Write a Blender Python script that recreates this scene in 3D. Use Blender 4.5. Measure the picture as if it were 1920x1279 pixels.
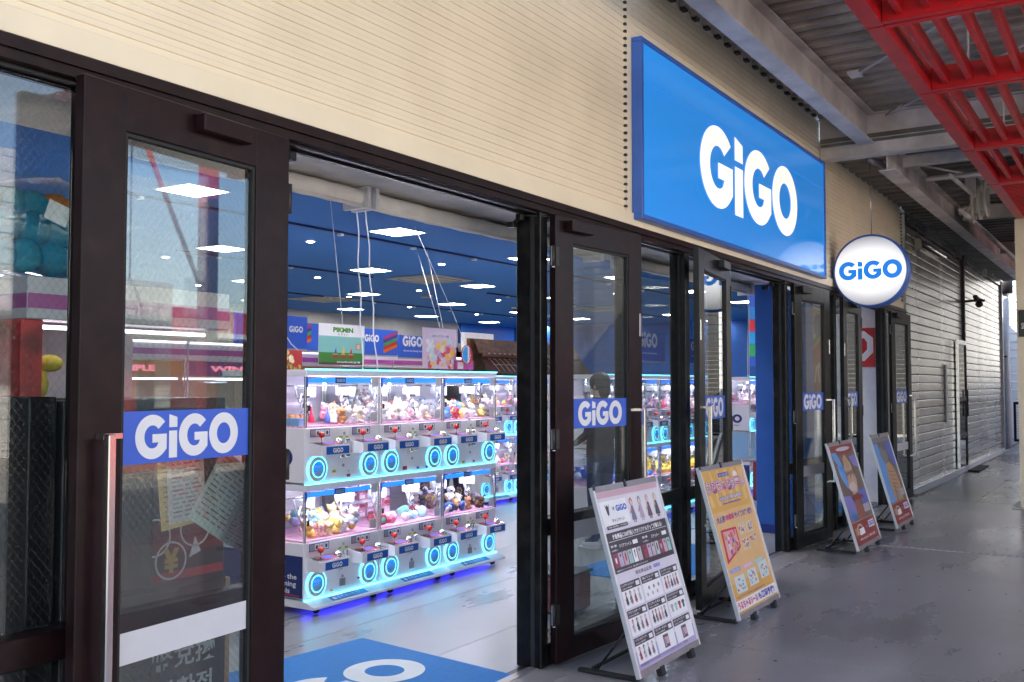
import bpy, bmesh, math, random
from mathutils import Vector, Matrix
from mathutils.geometry import tessellate_polygon
R = math.radians
rnd = random.Random(7)
sc = bpy.context.scene
for o in list(bpy.data.objects): bpy.data.objects.remove(o)
COL = sc.collection

# ---------------------------------------------------------------- camera, light, exposure
# world axes: +X runs along the shop front away from the camera, +Y into the shop, Z up
cam = bpy.data.cameras.new('camera'); camo = bpy.data.objects.new('camera', cam); COL.objects.link(camo)
cam.sensor_width = 36; cam.lens = 36 * 1850 / 1920; cam.clip_start = .05; cam.clip_end = 2000
camo.location = (0, 0, 1.62)
camo.rotation_euler = (R(90) + math.atan(80 / 1850), 0, R(32.7 - 90))
sc.camera = camo
SUN_DIR = Vector((.50, -.62, -.60)).normalized()          # the way the light travels
w = bpy.data.worlds.new('World'); sc.world = w; w.use_nodes = True
nt = w.node_tree; nt.nodes.clear()
sky = nt.nodes.new('ShaderNodeTexSky'); sky.sky_type = 'NISHITA'; sky.sun_disc = False
sky.sun_elevation = math.asin(-SUN_DIR.z)
sky.sun_rotation = math.atan2(-SUN_DIR.x, -SUN_DIR.y)
bg = nt.nodes.new('ShaderNodeBackground'); bg.inputs[1].default_value = .15
wo = nt.nodes.new('ShaderNodeOutputWorld')
nt.links.new(sky.outputs[0], bg.inputs[0]); nt.links.new(bg.outputs[0], wo.inputs[0])
sl = bpy.data.lights.new('sun', 'SUN'); sl.energy = 5; sl.angle = R(.53); sl.color = (1, .93, .84)
so = bpy.data.objects.new('sun', sl); COL.objects.link(so); so.rotation_euler = SUN_DIR.to_track_quat('-Z', 'Y').to_euler()
sc.view_settings.view_transform = 'Standard'; sc.view_settings.look = 'None'
sc.view_settings.exposure = 1.78; sc.view_settings.gamma = 1; sc.view_settings.use_curve_mapping = False
sc.render.engine = 'CYCLES'
cy = sc.cycles
cy.use_denoising = True; cy.max_bounces = 8; cy.diffuse_bounces = 4; cy.glossy_bounces = 4
cy.transparent_max_bounces = 24; cy.transmission_bounces = 6; cy.sample_clamp_indirect = 6
cy.caustics_reflective = False; cy.caustics_refractive = False

# ---------------------------------------------------------------- materials
MATS = {}
def pm(name, col, rough=.5, metal=0., var=.06, scale=6., bump=0., bscale=40., emit=None, es=0., spec=.5, stretch=None, coat=0., dirt=None, rvar=0.):
    """principled material with noise in colour, roughness and relief"""
    if name in MATS: return MATS[name]
    m = bpy.data.materials.new(name); m.use_nodes = True; t = m.node_tree; N = t.nodes; L = t.links
    b = N['Principled BSDF']
    b.inputs['Roughness'].default_value = rough; b.inputs['Metallic'].default_value = metal
    b.inputs['Specular IOR Level'].default_value = spec; b.inputs['Coat Weight'].default_value = coat
    tc = N.new('ShaderNodeTexCoord'); mp = N.new('ShaderNodeMapping'); L.new(tc.outputs['Object'], mp.inputs[0])
    if stretch: mp.inputs['Scale'].default_value = stretch
    n1 = N.new('ShaderNodeTexNoise'); n1.inputs['Scale'].default_value = scale; n1.inputs['Detail'].default_value = 6
    n1.inputs['Roughness'].default_value = .62
    L.new(mp.outputs[0], n1.inputs['Vector'])
    mx = N.new('ShaderNodeMix'); mx.data_type = 'RGBA'
    c = (*col, 1); lo = tuple(max(0, v * (1 - var * 2.2)) for v in col); hi = tuple(min(1, v * (1 + var * 1.6)) for v in col)
    mx.inputs['A'].default_value = (*lo, 1); mx.inputs['B'].default_value = (*hi, 1)
    rmp = N.new('ShaderNodeMapRange'); rmp.inputs['From Min'].default_value = .3; rmp.inputs['From Max'].default_value = .7
    L.new(n1.outputs['Fac'], rmp.inputs['Value']); L.new(rmp.outputs[0], mx.inputs['Factor'])
    out = mx.outputs['Result']
    if dirt:
        n2 = N.new('ShaderNodeTexNoise'); n2.inputs['Scale'].default_value = dirt[1]; n2.inputs['Detail'].default_value = 8
        L.new(tc.outputs['Object'], n2.inputs['Vector'])
        r2 = N.new('ShaderNodeMapRange'); r2.inputs['From Min'].default_value = .48; r2.inputs['From Max'].default_value = .75
        r2.inputs['To Max'].default_value = dirt[2]
        L.new(n2.outputs['Fac'], r2.inputs['Value'])
        m2 = N.new('ShaderNodeMix'); m2.data_type = 'RGBA'; m2.inputs['B'].default_value = (*dirt[0], 1)
        L.new(out, m2.inputs['A']); L.new(r2.outputs[0], m2.inputs['Factor']); out = m2.outputs['Result']
    L.new(out, b.inputs['Base Color'])
    if rvar:
        r3 = N.new('ShaderNodeMapRange'); r3.inputs['From Min'].default_value = .3; r3.inputs['From Max'].default_value = .7
        r3.inputs['To Min'].default_value = max(.02, rough - rvar); r3.inputs['To Max'].default_value = rough + rvar
        L.new(n1.outputs['Fac'], r3.inputs['Value']); L.new(r3.outputs[0], b.inputs['Roughness'])
    if bump:
        n3 = N.new('ShaderNodeTexNoise'); n3.inputs['Scale'].default_value = bscale; n3.inputs['Detail'].default_value = 4
        L.new(mp.outputs[0], n3.inputs['Vector'])
        bp = N.new('ShaderNodeBump'); bp.inputs['Strength'].default_value = bump; bp.inputs['Distance'].default_value = .01
        L.new(n3.outputs['Fac'], bp.inputs['Height']); L.new(bp.outputs[0], b.inputs['Normal'])
    if emit:
        b.inputs['Emission Color'].default_value = (*emit, 1); b.inputs['Emission Strength'].default_value = es
    MATS[name] = m; return m

def glass_mat(name, tint=(.93, .96, .95), wire=False, refl=1.):
    if name in MATS: return MATS[name]
    m = bpy.data.materials.new(name); m.use_nodes = True; t = m.node_tree; N = t.nodes; L = t.links; N.clear()
    o = N.new('ShaderNodeOutputMaterial'); tr = N.new('ShaderNodeBsdfTransparent'); gl = N.new('ShaderNodeBsdfGlossy')
    tr.inputs[0].default_value = (*tint, 1); gl.inputs['Roughness'].default_value = .0; gl.inputs[0].default_value = (1, 1, 1, 1)
    fr = N.new('ShaderNodeFresnel'); fr.inputs['IOR'].default_value = 1.5
    # Fresnel of a pane: identical from both sides, so use the geometric incidence only
    lw = N.new('ShaderNodeLayerWeight'); lw.inputs['Blend'].default_value = .5
    pw = N.new('ShaderNodeMath'); pw.operation = 'POWER'; pw.inputs[1].default_value = 4.2
    L.new(lw.outputs['Facing'], pw.inputs[0])
    ma = N.new('ShaderNodeMath'); ma.operation = 'MULTIPLY_ADD'; ma.inputs[1].default_value = .95 * refl; ma.inputs[2].default_value = .045 * refl
    L.new(pw.outputs[0], ma.inputs[0])
    ms = N.new('ShaderNodeMixShader'); L.new(ma.outputs[0], ms.inputs[0]); L.new(tr.outputs[0], ms.inputs[1]); L.new(gl.outputs[0], ms.inputs[2])
    last = ms.outputs[0]
    N.remove(fr)
    if wire:
        tc = N.new('ShaderNodeTexCoord'); sp = N.new('ShaderNodeSeparateXYZ'); L.new(tc.outputs['Object'], sp.inputs[0])
        fac = None
        for sgn in (1, -1):
            a = N.new('ShaderNodeMath'); a.operation = 'MULTIPLY_ADD'; a.inputs[1].default_value = sgn * 1.25
            L.new(sp.outputs['X'], a.inputs[0]); L.new(sp.outputs['Z'], a.inputs[2])
            f = N.new('ShaderNodeMath'); f.operation = 'MODULO'; f.inputs[1].default_value = .036
            a2 = N.new('ShaderNodeMath'); a2.operation = 'ADD'; a2.inputs[1].default_value = 36
            L.new(a.outputs[0], a2.inputs[0]); L.new(a2.outputs[0], f.inputs[0])
            lt = N.new('ShaderNodeMath'); lt.operation = 'LESS_THAN'; lt.inputs[1].default_value = .0016
            L.new(f.outputs[0], lt.inputs[0])
            if fac is None: fac = lt
            else:
                mx = N.new('ShaderNodeMath'); mx.operation = 'MAXIMUM'; L.new(fac.outputs[0], mx.inputs[0]); L.new(lt.outputs[0], mx.inputs[1]); fac = mx
        df = N.new('ShaderNodeBsdfPrincipled'); df.inputs['Base Color'].default_value = (.42, .42, .4, 1); df.inputs['Metallic'].default_value = .6; df.inputs['Roughness'].default_value = .4
        ml = N.new('ShaderNodeMath'); ml.operation = 'MULTIPLY'; ml.inputs[1].default_value = .22; L.new(fac.outputs[0], ml.inputs[0])
        m2 = N.new('ShaderNodeMixShader'); L.new(ml.outputs[0], m2.inputs[0]); L.new(last, m2.inputs[1]); L.new(df.outputs[0], m2.inputs[2]); last = m2.outputs[0]
    L.new(last, o.inputs[0]); MATS[name] = m; return m

def em(name, col, s, base=None):
    return pm(name, base or col, .4, var=0, emit=col, es=s)

cream = pm('cream_metal', (.85, .73, .54), .45, var=.03, scale=1.6, dirt=((.60, .49, .34), 2.2, .28), bump=.06, bscale=1.5)
maroon = pm('maroon_paint', (.014, .0048, .0055), .38, spec=.2, var=.2, scale=5, bump=.05, bscale=30, dirt=((.05, .028, .024), 9, .25))
blackp = pm('black_paint', (.006, .0055, .006), .34, spec=.3, var=.2, scale=7, dirt=((.05, .045, .04), 12, .35))
steelh = pm('brushed_steel', (.62, .60, .58), .18, 1, var=.08, scale=3, stretch=(1, 1, .05))
alum = pm('aluminium', (.75, .75, .77), .25, 1, var=.04)
alumd = pm('grey_aluminium', (.36, .34, .36), .38, .6, var=.05)
signface = pm('blue_acrylic', (.022, .25, .72), .12, var=.0, coat=.3, emit=(.02, .24, .74), es=.17)
signframe = pm('blue_frame', (.045, .13, .46), .35, var=.04)
logoW = pm('cream_white_acrylic', (.9, .86, .8), .3, var=.01, emit=(1, .93, .85), es=.22)
logoB = pm('logo_blue', (.010, .20, .68), .35, var=0, emit=(.005, .20, .72), es=.2)
decB = pm('decal_blue', (.035, .12, .60), .35, var=.01)
decW = pm('decal_white', (.78, .78, .80), .4, var=.02)
band = pm('frosted_band', (.68, .67, .70), .55, var=.02)
conc = pm('walkway_concrete', (.32, .298, .297), .30, var=.17, scale=.8, bump=.10, bscale=3.5, dirt=((.19, .175, .17), .9, .45), rvar=.10, stretch=(.5, 1.3, 1))
concB = pm('plaza_paving', (.46, .43, .38), .7, var=.08, scale=1.2)
tile = pm('shop_floor', (.26, .275, .30), .32, var=.10, scale=1.1, stretch=(.6, 1.8, 1), rvar=.09, bump=.02, bscale=4, dirt=((.21, .22, .24), 2.2, .35))
ceilB = pm('blue_ceiling', (.018, .165, .50), .75, var=.02)
trackB = pm('dark_blue_track', (.006, .025, .13), .5, var=.02)
wallG = pm('grey_wall', (.42, .41, .40), .85, var=.03)
wallB = pm('blue_wall', (.01, .10, .42), .55, var=.03)
soff = pm('soffit_board', (.80, .74, .66), .85, var=.08, scale=3, bump=.2, bscale=20, dirt=((.36, .33, .30), 2.5, .6))
blindW = pm('blind_fabric', (.88, .84, .78), .7, var=.05, scale=4)
shut = pm('steel_shutter', (.70, .685, .64), .26, 1, var=.12, scale=.9, stretch=(.5, 1, 1.0), bump=.05, bscale=1.2, rvar=.06, dirt=((.48, .45, .40), .8, .5))
shutS = pm('steel_edge', (.05, .047, .045), .5, .5, var=.1)
gsteel = pm('galvanised_steel', (.66, .60, .575), .5, .1, var=.14, scale=2.5, dirt=((.18, .15, .13), 1.6, .6))
deckm = pm('deck_sheet', (.43, .37, .32), .55, .1, var=.16, scale=2, dirt=((.12, .085, .06), 1.3, .7))
redp = pm('red_paint', (.56, .008, .016), .38, var=.12, scale=4, dirt=((.22, .01, .012), 5, .5))
darkred = pm('dark_red', (.20, .008, .010), .5, var=.1)
mat_rug = pm('blue_mat', (.006, .17, .52), .8, var=.05, scale=30, bump=.2, bscale=300)
mat_rugw = pm('mat_white', (.62, .70, .76), .8, var=.03)
white = pm('white_plastic', (.72, .72, .75), .3, var=.015)
whiteM = pm('machine_white', (.78, .76, .83), .3, var=.015)
greyp = pm('grey_plastic', (.34, .34, .36), .4, var=.03)
blackpl = pm('black_plastic', (.015, .015, .016), .4, var=.05)
rubber = pm('rubber', (.02, .02, .02), .75, var=.1)
chrome = pm('chrome', (.8, .8, .82), .06, 1, var=.01)
redball = pm('red_ball', (.72, .02, .015), .15, var=.01, coat=.5)
cyan = em('cyan_led', (.16, .78, 1.), 1.15)
cyanS = em('cyan_ring', (.10, .72, 1.), 1.25)
bluelit = em('blue_lit_band', (.015, .16, .95), .55)
blueUV = em('blue_under_glow', (.05, .05, 1.), 3)
cellW = em('cell_tube', (1., .93, 1.), 20)
flapB = pm('flap_blue', (.02, .20, .62), .2, var=.02, emit=(.02, .25, .9), es=.25)
textB = pm('text_pale_blue', (.25, .52, .85), .4, var=0)
nameB = pm('plate_blue', (.01, .09, .42), .35, var=.01)
navy = pm('navy', (.012, .03, .15), .4, var=.02)
pinkf = pm('pink_floor', (.85, .45, .62), .5, var=.15, scale=20)
acr = glass_mat('acrylic', (.95, .97, .97), refl=.5)
glassL = glass_mat('door_glass', (.90, .93, .92), refl=.75)
glassW = glass_mat('wired_glass', (.90, .93, .92), wire=True, refl=1.05)
ceilL = em('ceiling_panel_light', (1, .94, .86), 18)
spotL = em('downlight_glow', (1, .93, .82), 30)
paper = pm('paper', (.72, .70, .68), .6, var=.03)
card = pm('cardboard', (.34, .22, .12), .8, var=.1)
P = {}
def flat(r, g, b, rough=.38):
    k = (round(r, 3), round(g, 3), round(b, 3), rough)
    if k not in P: P[k] = pm('print_%d' % len(P), (r, g, b), rough, var=.02, scale=9)
    return P[k]

# ---------------------------------------------------------------- mesh helpers
class MB:
    def __init__(s): s.v = []; s.f = []; s.m = []; s.sm = []
    def add(s, vs, fs, m, smooth=False):
        n = len(s.v); s.v += [tuple(v) for v in vs]; s.f += [tuple(i + n for i in f) for f in fs]
        s.m += [m] * len(fs); s.sm += [smooth] * len(fs); return s
    def box(s, x0, x1, y0, y1, z0, z1, m, ch=0.):
        if x0 > x1: x0, x1 = x1, x0
        if y0 > y1: y0, y1 = y1, y0
        if z0 > z1: z0, z1 = z1, z0
        if ch <= 0 or min(x1 - x0, y1 - y0, z1 - z0) < 2.5 * ch:
            v = [(x, y, z) for z in (z0, z1) for y in (y0, y1) for x in (x0, x1)]
            return s.add(v, [(0, 2, 3, 1), (4, 5, 7, 6), (0, 1, 5, 4), (2, 6, 7, 3), (0, 4, 6, 2), (1, 3, 7, 5)], m)
        v = []; X = (x0, x1); Y = (y0, y1); Z = (z0, z1); idx = {}
        for i in (0, 1):
            for j in (0, 1):
                for k in (0, 1):
                    sx, sy, sz = (1, -1)[i] * ch, (1, -1)[j] * ch, (1, -1)[k] * ch
                    for a, d in enumerate(((0, sy, sz), (sx, 0, sz), (sx, sy, 0))):
                        idx[i, j, k, a] = len(v); v.append((X[i] + d[0], Y[j] + d[1], Z[k] + d[2]))
        f = []
        for i in (0, 1):
            q = [idx[i, 0, 0, 0], idx[i, 1, 0, 0], idx[i, 1, 1, 0], idx[i, 0, 1, 0]]; f.append(q if i else q[::-1])
            q = [idx[0, i, 0, 1], idx[1, i, 0, 1], idx[1, i, 1, 1], idx[0, i, 1, 1]]; f.append(q[::-1] if i else q)
            q = [idx[0, 0, i, 2], idx[1, 0, i, 2], idx[1, 1, i, 2], idx[0, 1, i, 2]]; f.append(q if i else q[::-1])
        for i in (0, 1):
            for j in (0, 1):
                f.append([idx[i, j, 0, 0], idx[i, j, 1, 0], idx[i, j, 1, 1], idx[i, j, 0, 1]])
                f.append([idx[i, 0, j, 0], idx[i, 1, j, 0], idx[i, 1, j, 2], idx[i, 0, j, 2]])
                f.append([idx[0, i, j, 1], idx[1, i, j, 1], idx[1, i, j, 2], idx[0, i, j, 2]])
                for k in (0, 1): f.append([idx[i, j, k, 0], idx[i, j, k, 1], idx[i, j, k, 2]])
        return s.add(v, f, m)
    def tube(s, pts, r, m, n=8, caps=True, r2=None):
        pts = [Vector(p) for p in pts]; rings = []
        for i, p in enumerate(pts):
            d = (pts[min(i + 1, len(pts) - 1)] - pts[max(i - 1, 0)]).normalized()
            a = Vector((0, 0, 1)) if abs(d.z) < .9 else Vector((1, 0, 0))
            u = d.cross(a).normalized(); q = d.cross(u).normalized()
            rr = r if r2 is None else r + (r2 - r) * i / (len(pts) - 1)
            rings.append([p + (u * math.cos(t) + q * math.sin(t)) * rr for t in [2 * math.pi * k / n for k in range(n)]])
        v = [x for g in rings for x in g]; f = []
        for i in range(len(pts) - 1):
            for k in range(n): f.append((i * n + k, i * n + (k + 1) % n, (i + 1) * n + (k + 1) % n, (i + 1) * n + k))
        if caps: f.append(tuple(range(n))[::-1]); f.append(tuple((len(pts) - 1) * n + k for k in range(n)))
        return s.add(v, f, m, True)
    def lathe(s, c, prof, m, n=16, axis='z'):
        v = []; f = []
        for r, h in prof:
            for k in range(n):
                a = 2 * math.pi * k / n; p = (r * math.cos(a), r * math.sin(a), h)
                if axis == 'y': p = (p[0], p[2], p[1])
                if axis == 'x': p = (p[2], p[0], p[1])
                v.append((c[0] + p[0], c[1] + p[1], c[2] + p[2]))
        for i in range(len(prof) - 1):
            for k in range(n): f.append((i * n + k, i * n + (k + 1) % n, (i + 1) * n + (k + 1) % n, (i + 1) * n + k))
        f.append(tuple(range(n))[::-1]); f.append(tuple((len(prof) - 1) * n + k for k in range(n)))
        return s.add(v, f, m, axis != 'y')
    def ball(s, c, r, m, sx=1, sy=1, sz=1, sub=2, jit=0, seed=0):
        bm = bmesh.new(); bmesh.ops.create_icosphere(bm, subdivisions=sub, radius=1)
        q = random.Random(seed)
        vs = []
        for v in bm.verts:
            k = 1 + q.uniform(-jit, jit)
            vs.append((c[0] + v.co.x * r * sx * k, c[1] + v.co.y * r * sy * k, c[2] + v.co.z * r * sz * k))
        bm.verts.index_update(); fs = [tuple(v.index for v in f.verts) for f in bm.faces]; bm.free()
        return s.add(vs, fs, m, True)
    def plate(s, M, a0, a1, b0, b1, m, h=.0, d=.0006):
        """thin printed plate on a surface frame M (o,u,v,n); h = height above the surface"""
        o, u, v, n = M; q = [o + u * a + v * b + n * (h + k) for k in (0, d) for b in (b0, b1) for a in (a0, a1)]
        return s.add(q, [(0, 2, 3, 1), (4, 5, 7, 6), (0, 1, 5, 4), (2, 6, 7, 3), (0, 4, 6, 2), (1, 3, 7, 5)], m)
    def disc(s, M, a, b, ra, rb, m, h=0, d=.0006, n=20, rot=0):
        o, u, v, nn = M; top = []; bot = []
        for k in range(n):
            t = 2 * math.pi * k / n; x = ra * math.cos(t); y = rb * math.sin(t)
            x, y = x * math.cos(rot) - y * math.sin(rot), x * math.sin(rot) + y * math.cos(rot)
            p = o + u * (a + x) + v * (b + y)
            bot.append(p + nn * h); top.append(p + nn * (h + d))
        f = [tuple(range(n, 2 * n))] + [(k, (k + 1) % n, n + (k + 1) % n, n + k) for k in range(n)]
        return s.add(bot + top, f, m)
    def quad2(s, M, pts, m, h=0, d=.0006):
        o, u, v, nn = M; n = len(pts)
        q = [o + u * a + v * b + nn * (h + k) for k in (0, d) for a, b in pts]
        return s.add(q, [tuple(range(n, 2 * n))] + [(k, (k + 1) % n, n + (k + 1) % n, n + k) for k in range(n)], m)
    def shape(s, M, mesh2d, a, b, wd, ht, m, h=0, d=.0008, keep=False, italic=0.):
        """2D mesh (verts, faces, normalised to 0..1 box) put at a,b with size"""
        o, u, v, nn = M; vs, fs, asp = mesh2d
        if keep:
            w2 = ht * asp
            if w2 > wd: ht2 = wd / asp; b += (ht - ht2) / 2; ht = ht2; w2 = wd
            a += (wd - w2) / 2; wd = w2
        q = [o + u * (a + x * wd + italic * y * ht) + v * (b + y * ht) + nn * (h + d) for x, y in vs]
        return s.add(q, fs, m)
    def build(s, name, parent=None, loc=None, rel=None):
        me = bpy.data.meshes.new(name); vs = s.v
        if rel is not None: vs = [(x - rel[0], y - rel[1], z - rel[2]) for x, y, z in vs]
        me.from_pydata(vs, [], s.f)
        mats = []
        for m in s.m:
            if m not in mats: mats.append(m)
        for m in mats: me.materials.append(m)
        me.polygons.foreach_set('material_index', [mats.index(m) for m in s.m])
        me.polygons.foreach_set('use_smooth', s.sm); me.update()
        o = bpy.data.objects.new(name, me); COL.objects.link(o)
        if parent: o.parent = parent
        if loc is not None: o.location = loc
        return o
def frame(o, u=(1, 0, 0), v=(0, 0, 1)):
    u = Vector(u).normalized(); v = Vector(v).normalized(); return (Vector(o), u, v, u.cross(v))
def tag(o, label=None, cat=None, group=None, kind=None):
    if label: o['label'] = label
    if cat: o['category'] = cat
    if group: o['group'] = group
    if kind: o['kind'] = kind
    return o
def thing(name, label, cat, loc=(0, 0, 0), rz=0, group=None):
    o = bpy.data.objects.new(name, None); COL.objects.link(o); o.location = loc; o.rotation_euler = (0, 0, rz)
    o.empty_display_size = .1
    return tag(o, label, cat, group)
def struct(name, mb): return tag(mb.build(name), kind='structure')
def bx(name, parent, x0, x1, y0, y1, z0, z1, m, ch=0., rel=None):
    return MB().box(x0, x1, y0, y1, z0, z1, m, ch).build(name, parent, rel=rel)
def copy_tree(o, parent=None):
    c = o.copy(); COL.objects.link(c)
    if parent: c.parent = parent
    for ch in list(o.children): copy_tree(ch, c)
    return c

# ---------------------------------------------------------------- lettering
def tess(polys):
    tris = tessellate_polygon([[Vector((x, y, 0)) for x, y in p] for p in polys])
    vs = [q for p in polys for q in p]; fs = []
    for a, b, c in tris:
        A, B, C = vs[a], vs[b], vs[c]
        fs.append((a, b, c) if (B[0] - A[0]) * (C[1] - A[1]) - (B[1] - A[1]) * (C[0] - A[0]) > 0 else (a, c, b))
    return vs, fs
def make_logo():
    V = []; F = []
    def put(polys, dx):
        v, f = tess(polys); n = len(V); V.extend((x + dx, y) for x, y in v); F.extend(tuple(i + n for i in t) for t in f)
    def arc(cx, cy_, rx, ry, a0, a1, n): return [(cx + rx * math.cos(R(a0 + (a1 - a0) * k / n)), cy_ + ry * math.sin(R(a0 + (a1 - a0) * k / n))) for k in range(n + 1)]
    def G(dx):
        p = arc(.5, .5, .5, .5, 42, 318, 40)
        p += [(.93, .22), (.93, .56), (.50, .56), (.50, .37), (.68, .37)]
        p += arc(.5, .5, .235, .26, 305, 42, 24)
        p += [(.78, .60)] if False else []
        put([p], dx)
    G(0)
    put([[(1.0, 0.0), (1.25, 0.0), (1.25, .62), (1.0, .62)]], 0)
    put([[(1.0, .70), (1.25, .70), (1.25, .93), (1.0, 1.0)]], 0)
    G(1.30)
    put([arc(.5, .5, .5, .5, 0, 354, 40), arc(.5, .5, .235, .255, 354, 0, 30)], 2.28)
    wd = 3.28
    return [(x / wd, y) for x, y in V], F, wd
LOGO = make_logo()
TC = {}
def text2d(s, bold=.02, lines=1):
    k = (s, bold)
    if k in TC: return TC[k]
    cu = bpy.data.curves.new('lettering', 'FONT'); cu.body = s; cu.size = 1; cu.offset = bold; cu.resolution_u = 2; cu.align_x = 'LEFT'
    o = bpy.data.objects.new('lettering', cu); COL.objects.link(o)
    bpy.context.view_layer.update()
    dg = bpy.context.evaluated_depsgraph_get()
    me = bpy.data.meshes.new_from_object(o.evaluated_get(dg))
    vs = [(v.co.x, v.co.y) for v in me.vertices]; fs = []
    for p in me.polygons:
        t = tuple(p.vertices); fs.append(t if p.normal.z > 0 else t[::-1])
    bpy.data.objects.remove(o); bpy.data.curves.remove(cu); bpy.data.meshes.remove(me)
    if not vs: vs = [(0, 0), (1, 0), (0, 1)]; fs = [(0, 1, 2)]
    x0 = min(v[0] for v in vs); x1 = max(v[0] for v in vs); y0 = min(v[1] for v in vs); y1 = max(v[1] for v in vs)
    TC[k] = ([((x - x0) / (x1 - x0), (y - y0) / (y1 - y0)) for x, y in vs], fs, (x1 - x0) / (y1 - y0)); return TC[k]

D = 2.95      # plane of the shop front
# ================================================================ SETTING
g = MB().box(-40, 60, -60, 2.93, -.3, -.012, concB)
struct('ground', g)
# walkway: slabs separated by joints
wk = thing('walkway', None, None); wk['kind'] = 'structure'
jx = [-6, -2.2, 1.9, 5.93, 10.38, 14.9, 19.4, 23.9, 28.3]
for i in range(len(jx) - 1):
    for y0, y1 in (((-2.6, 2.93),) if i < 5 else ((-2.6, 1.996), (2.003, 2.93))):
        bx('concrete_slab', wk, jx[i], jx[i + 1] - .007, y0, y1, -.25, (0 if i % 2 else -.0015) - (.001 if y0 > 0 else 0), conc)
dr = MB().box(10.372, 10.45, -2.6, 2.6, -.02, .003, gsteel)
for k in range(80): dr.box(10.38, 10.442, -2.55 + k * .064, -2.55 + k * .064 + .03, .003, .0075, alumd)
tag(dr.build('drain_cover'), 'slim metal drain cover strip crossing the grey walkway', 'drain cover')
cq = random.Random(21); ck = MB(); ckm = pm('crack_dark', (.06, .055, .055), .8, var=.1)
for x, y, a in ((5.2, .9, .5), (8.6, 2.2, 2.6), (7.2, .4, 1.2), (12.2, 1.0, .2), (10.9, 2.1, -.7), (13.3, 2.4, .1), (17, 2.2, .3)):
    for k in range(26):
        a += cq.uniform(-.45, .45); l = cq.uniform(.03, .09); x2, y2 = x + l * math.cos(a), y + l * math.sin(a); h = .0012 * (1 - k / 30)
        nx, ny = -math.sin(a) * h, math.cos(a) * h
        ck.add([(x + nx, y + ny, .0012), (x - nx, y - ny, .0012), (x2 - nx, y2 - ny, .0012), (x2 + nx, y2 + ny, .0012)], [(0, 1, 2, 3)], ckm); x, y = x2, y2
for k in range(90):
    r0 = cq.uniform(.006, .016); ck.disc(frame((cq.uniform(4, 16), cq.uniform(.3, 2.6), .0008), (1, 0, 0), (0, 1, 0)), 0, 0, r0, r0 * .8, ckm, 0, .0004, 8)
tag(ck.build('floor_marks'), 'fine cracks and dark gum spots scattered on the grey walkway', 'floor marks', kind='stuff')
# shop interior
struct('shop_floor', MB().box(-4, 36, 3.02, 20.6, -.2, -.004, tile))
fj = MB()
for k in range(16): fj.box(-4, 36, 3.6 + k * .9, 3.604 + k * .9, -.006, -.0028, greyp)
tag(struct('floor_joint_lines', fj), kind='structure')
struct('shop_ceiling', MB().box(-4, 36, 3.98, 20.6, 3.7, 3.9, ceilB))
struct('soffit', MB().box(-4, 27, 3.06, 3.98, 2.712, 2.9, soff).box(-4, 27, 3.94, 3.98, 2.9, 3.72, ceilB))
struct('back_wall', MB().box(-4, 36, 19.95, 20.2, 0, 3.7, wallG))
struct('side_wall', MB().box(-4.2, -4, 3, 20.2, 0, 3.9, wallG).box(31.1, 31.3, 8, 19.95, 0, 3.7, wallB).box(26.7, 26.9, 3.05, 8, 0, 3.7, wallG).box(26.9, 31.3, 7.9, 8, 0, 3.9, wallG))
struct('blue_wall', MB().box(27.6, 31.0, 19.8, 19.94, 0, 3.7, wallB))
struct('outer_roof', MB().box(-5, 27, 3.0, 21, 4.6, 5.3, gsteel).box(27, 37, 8, 21, 3.91, 4.15, gsteel))
# ---------------------------------------------------------------- cladding above the doors
cl = thing('cladding_wall', 'cream ribbed metal cladding running above all the doors', 'wall', (0, 3, 2.7))
def ribbed(x0, x1, z0, z1, pitch, m, y=2.95):
    b = MB(); prof = []; z = z0
    while z < z1 - 1e-6:
        e = min(z + pitch, z1); prof += [(0, z), (.0012, z + pitch * .35), (.0022, z + pitch * .40), (.0005, z + pitch * .45), (.0, z + pitch * .84), (.0062, z + pitch * .88), (.0062, z + pitch * .95)]; z += pitch
    prof.append((0, z1)); n = len(prof)
    v = [(x, y + d, zz) for x in (x0, x1) for d, zz in prof]
    f = [(i, i + n, i + n + 1, i + 1) for i in range(n - 1)]
    b.add(v, f, m); b.box(x0, x1, y + .014, y + .08, z0, z1, m); return b
for a, b_ in ((-4, 1.2), (1.203, 6.02), (6.10, 10.75), (10.753, 15.05)):
    ribbed(a, b_, 2.775, 4.62, .0502, cream).build('cladding_sheet', cl, rel=(0, 3, 2.7))
tr = MB().box(-4, 15.05, 2.925, 2.96, 2.70, 2.79, cream, .004).box(6.02, 6.10, 2.938, 3.0, 2.79, 4.6, cream)
tr.build('bottom_trim', cl, rel=(0, 3, 2.7))
nb = MB()
for k in range(36): nb.box(6.004, 6.026, 2.934, 2.96, 2.815 + k * .0502, 2.832 + k * .0502, blackpl)
nb.build('joint_closure', cl, rel=(0, 3, 2.7))
nb = MB()
for k in range(26): nb.box(15.035, 15.06, 2.934, 2.96, 2.815 + k * .0502, 2.835 + k * .0502, blackpl)
nb.build('joint_closure', cl, rel=(0, 3, 2.7))
bx('backing', cl, -4, 27, 3.03, 3.06, 2.72, 4.6, wallG, rel=(0, 3, 2.7))
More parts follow.
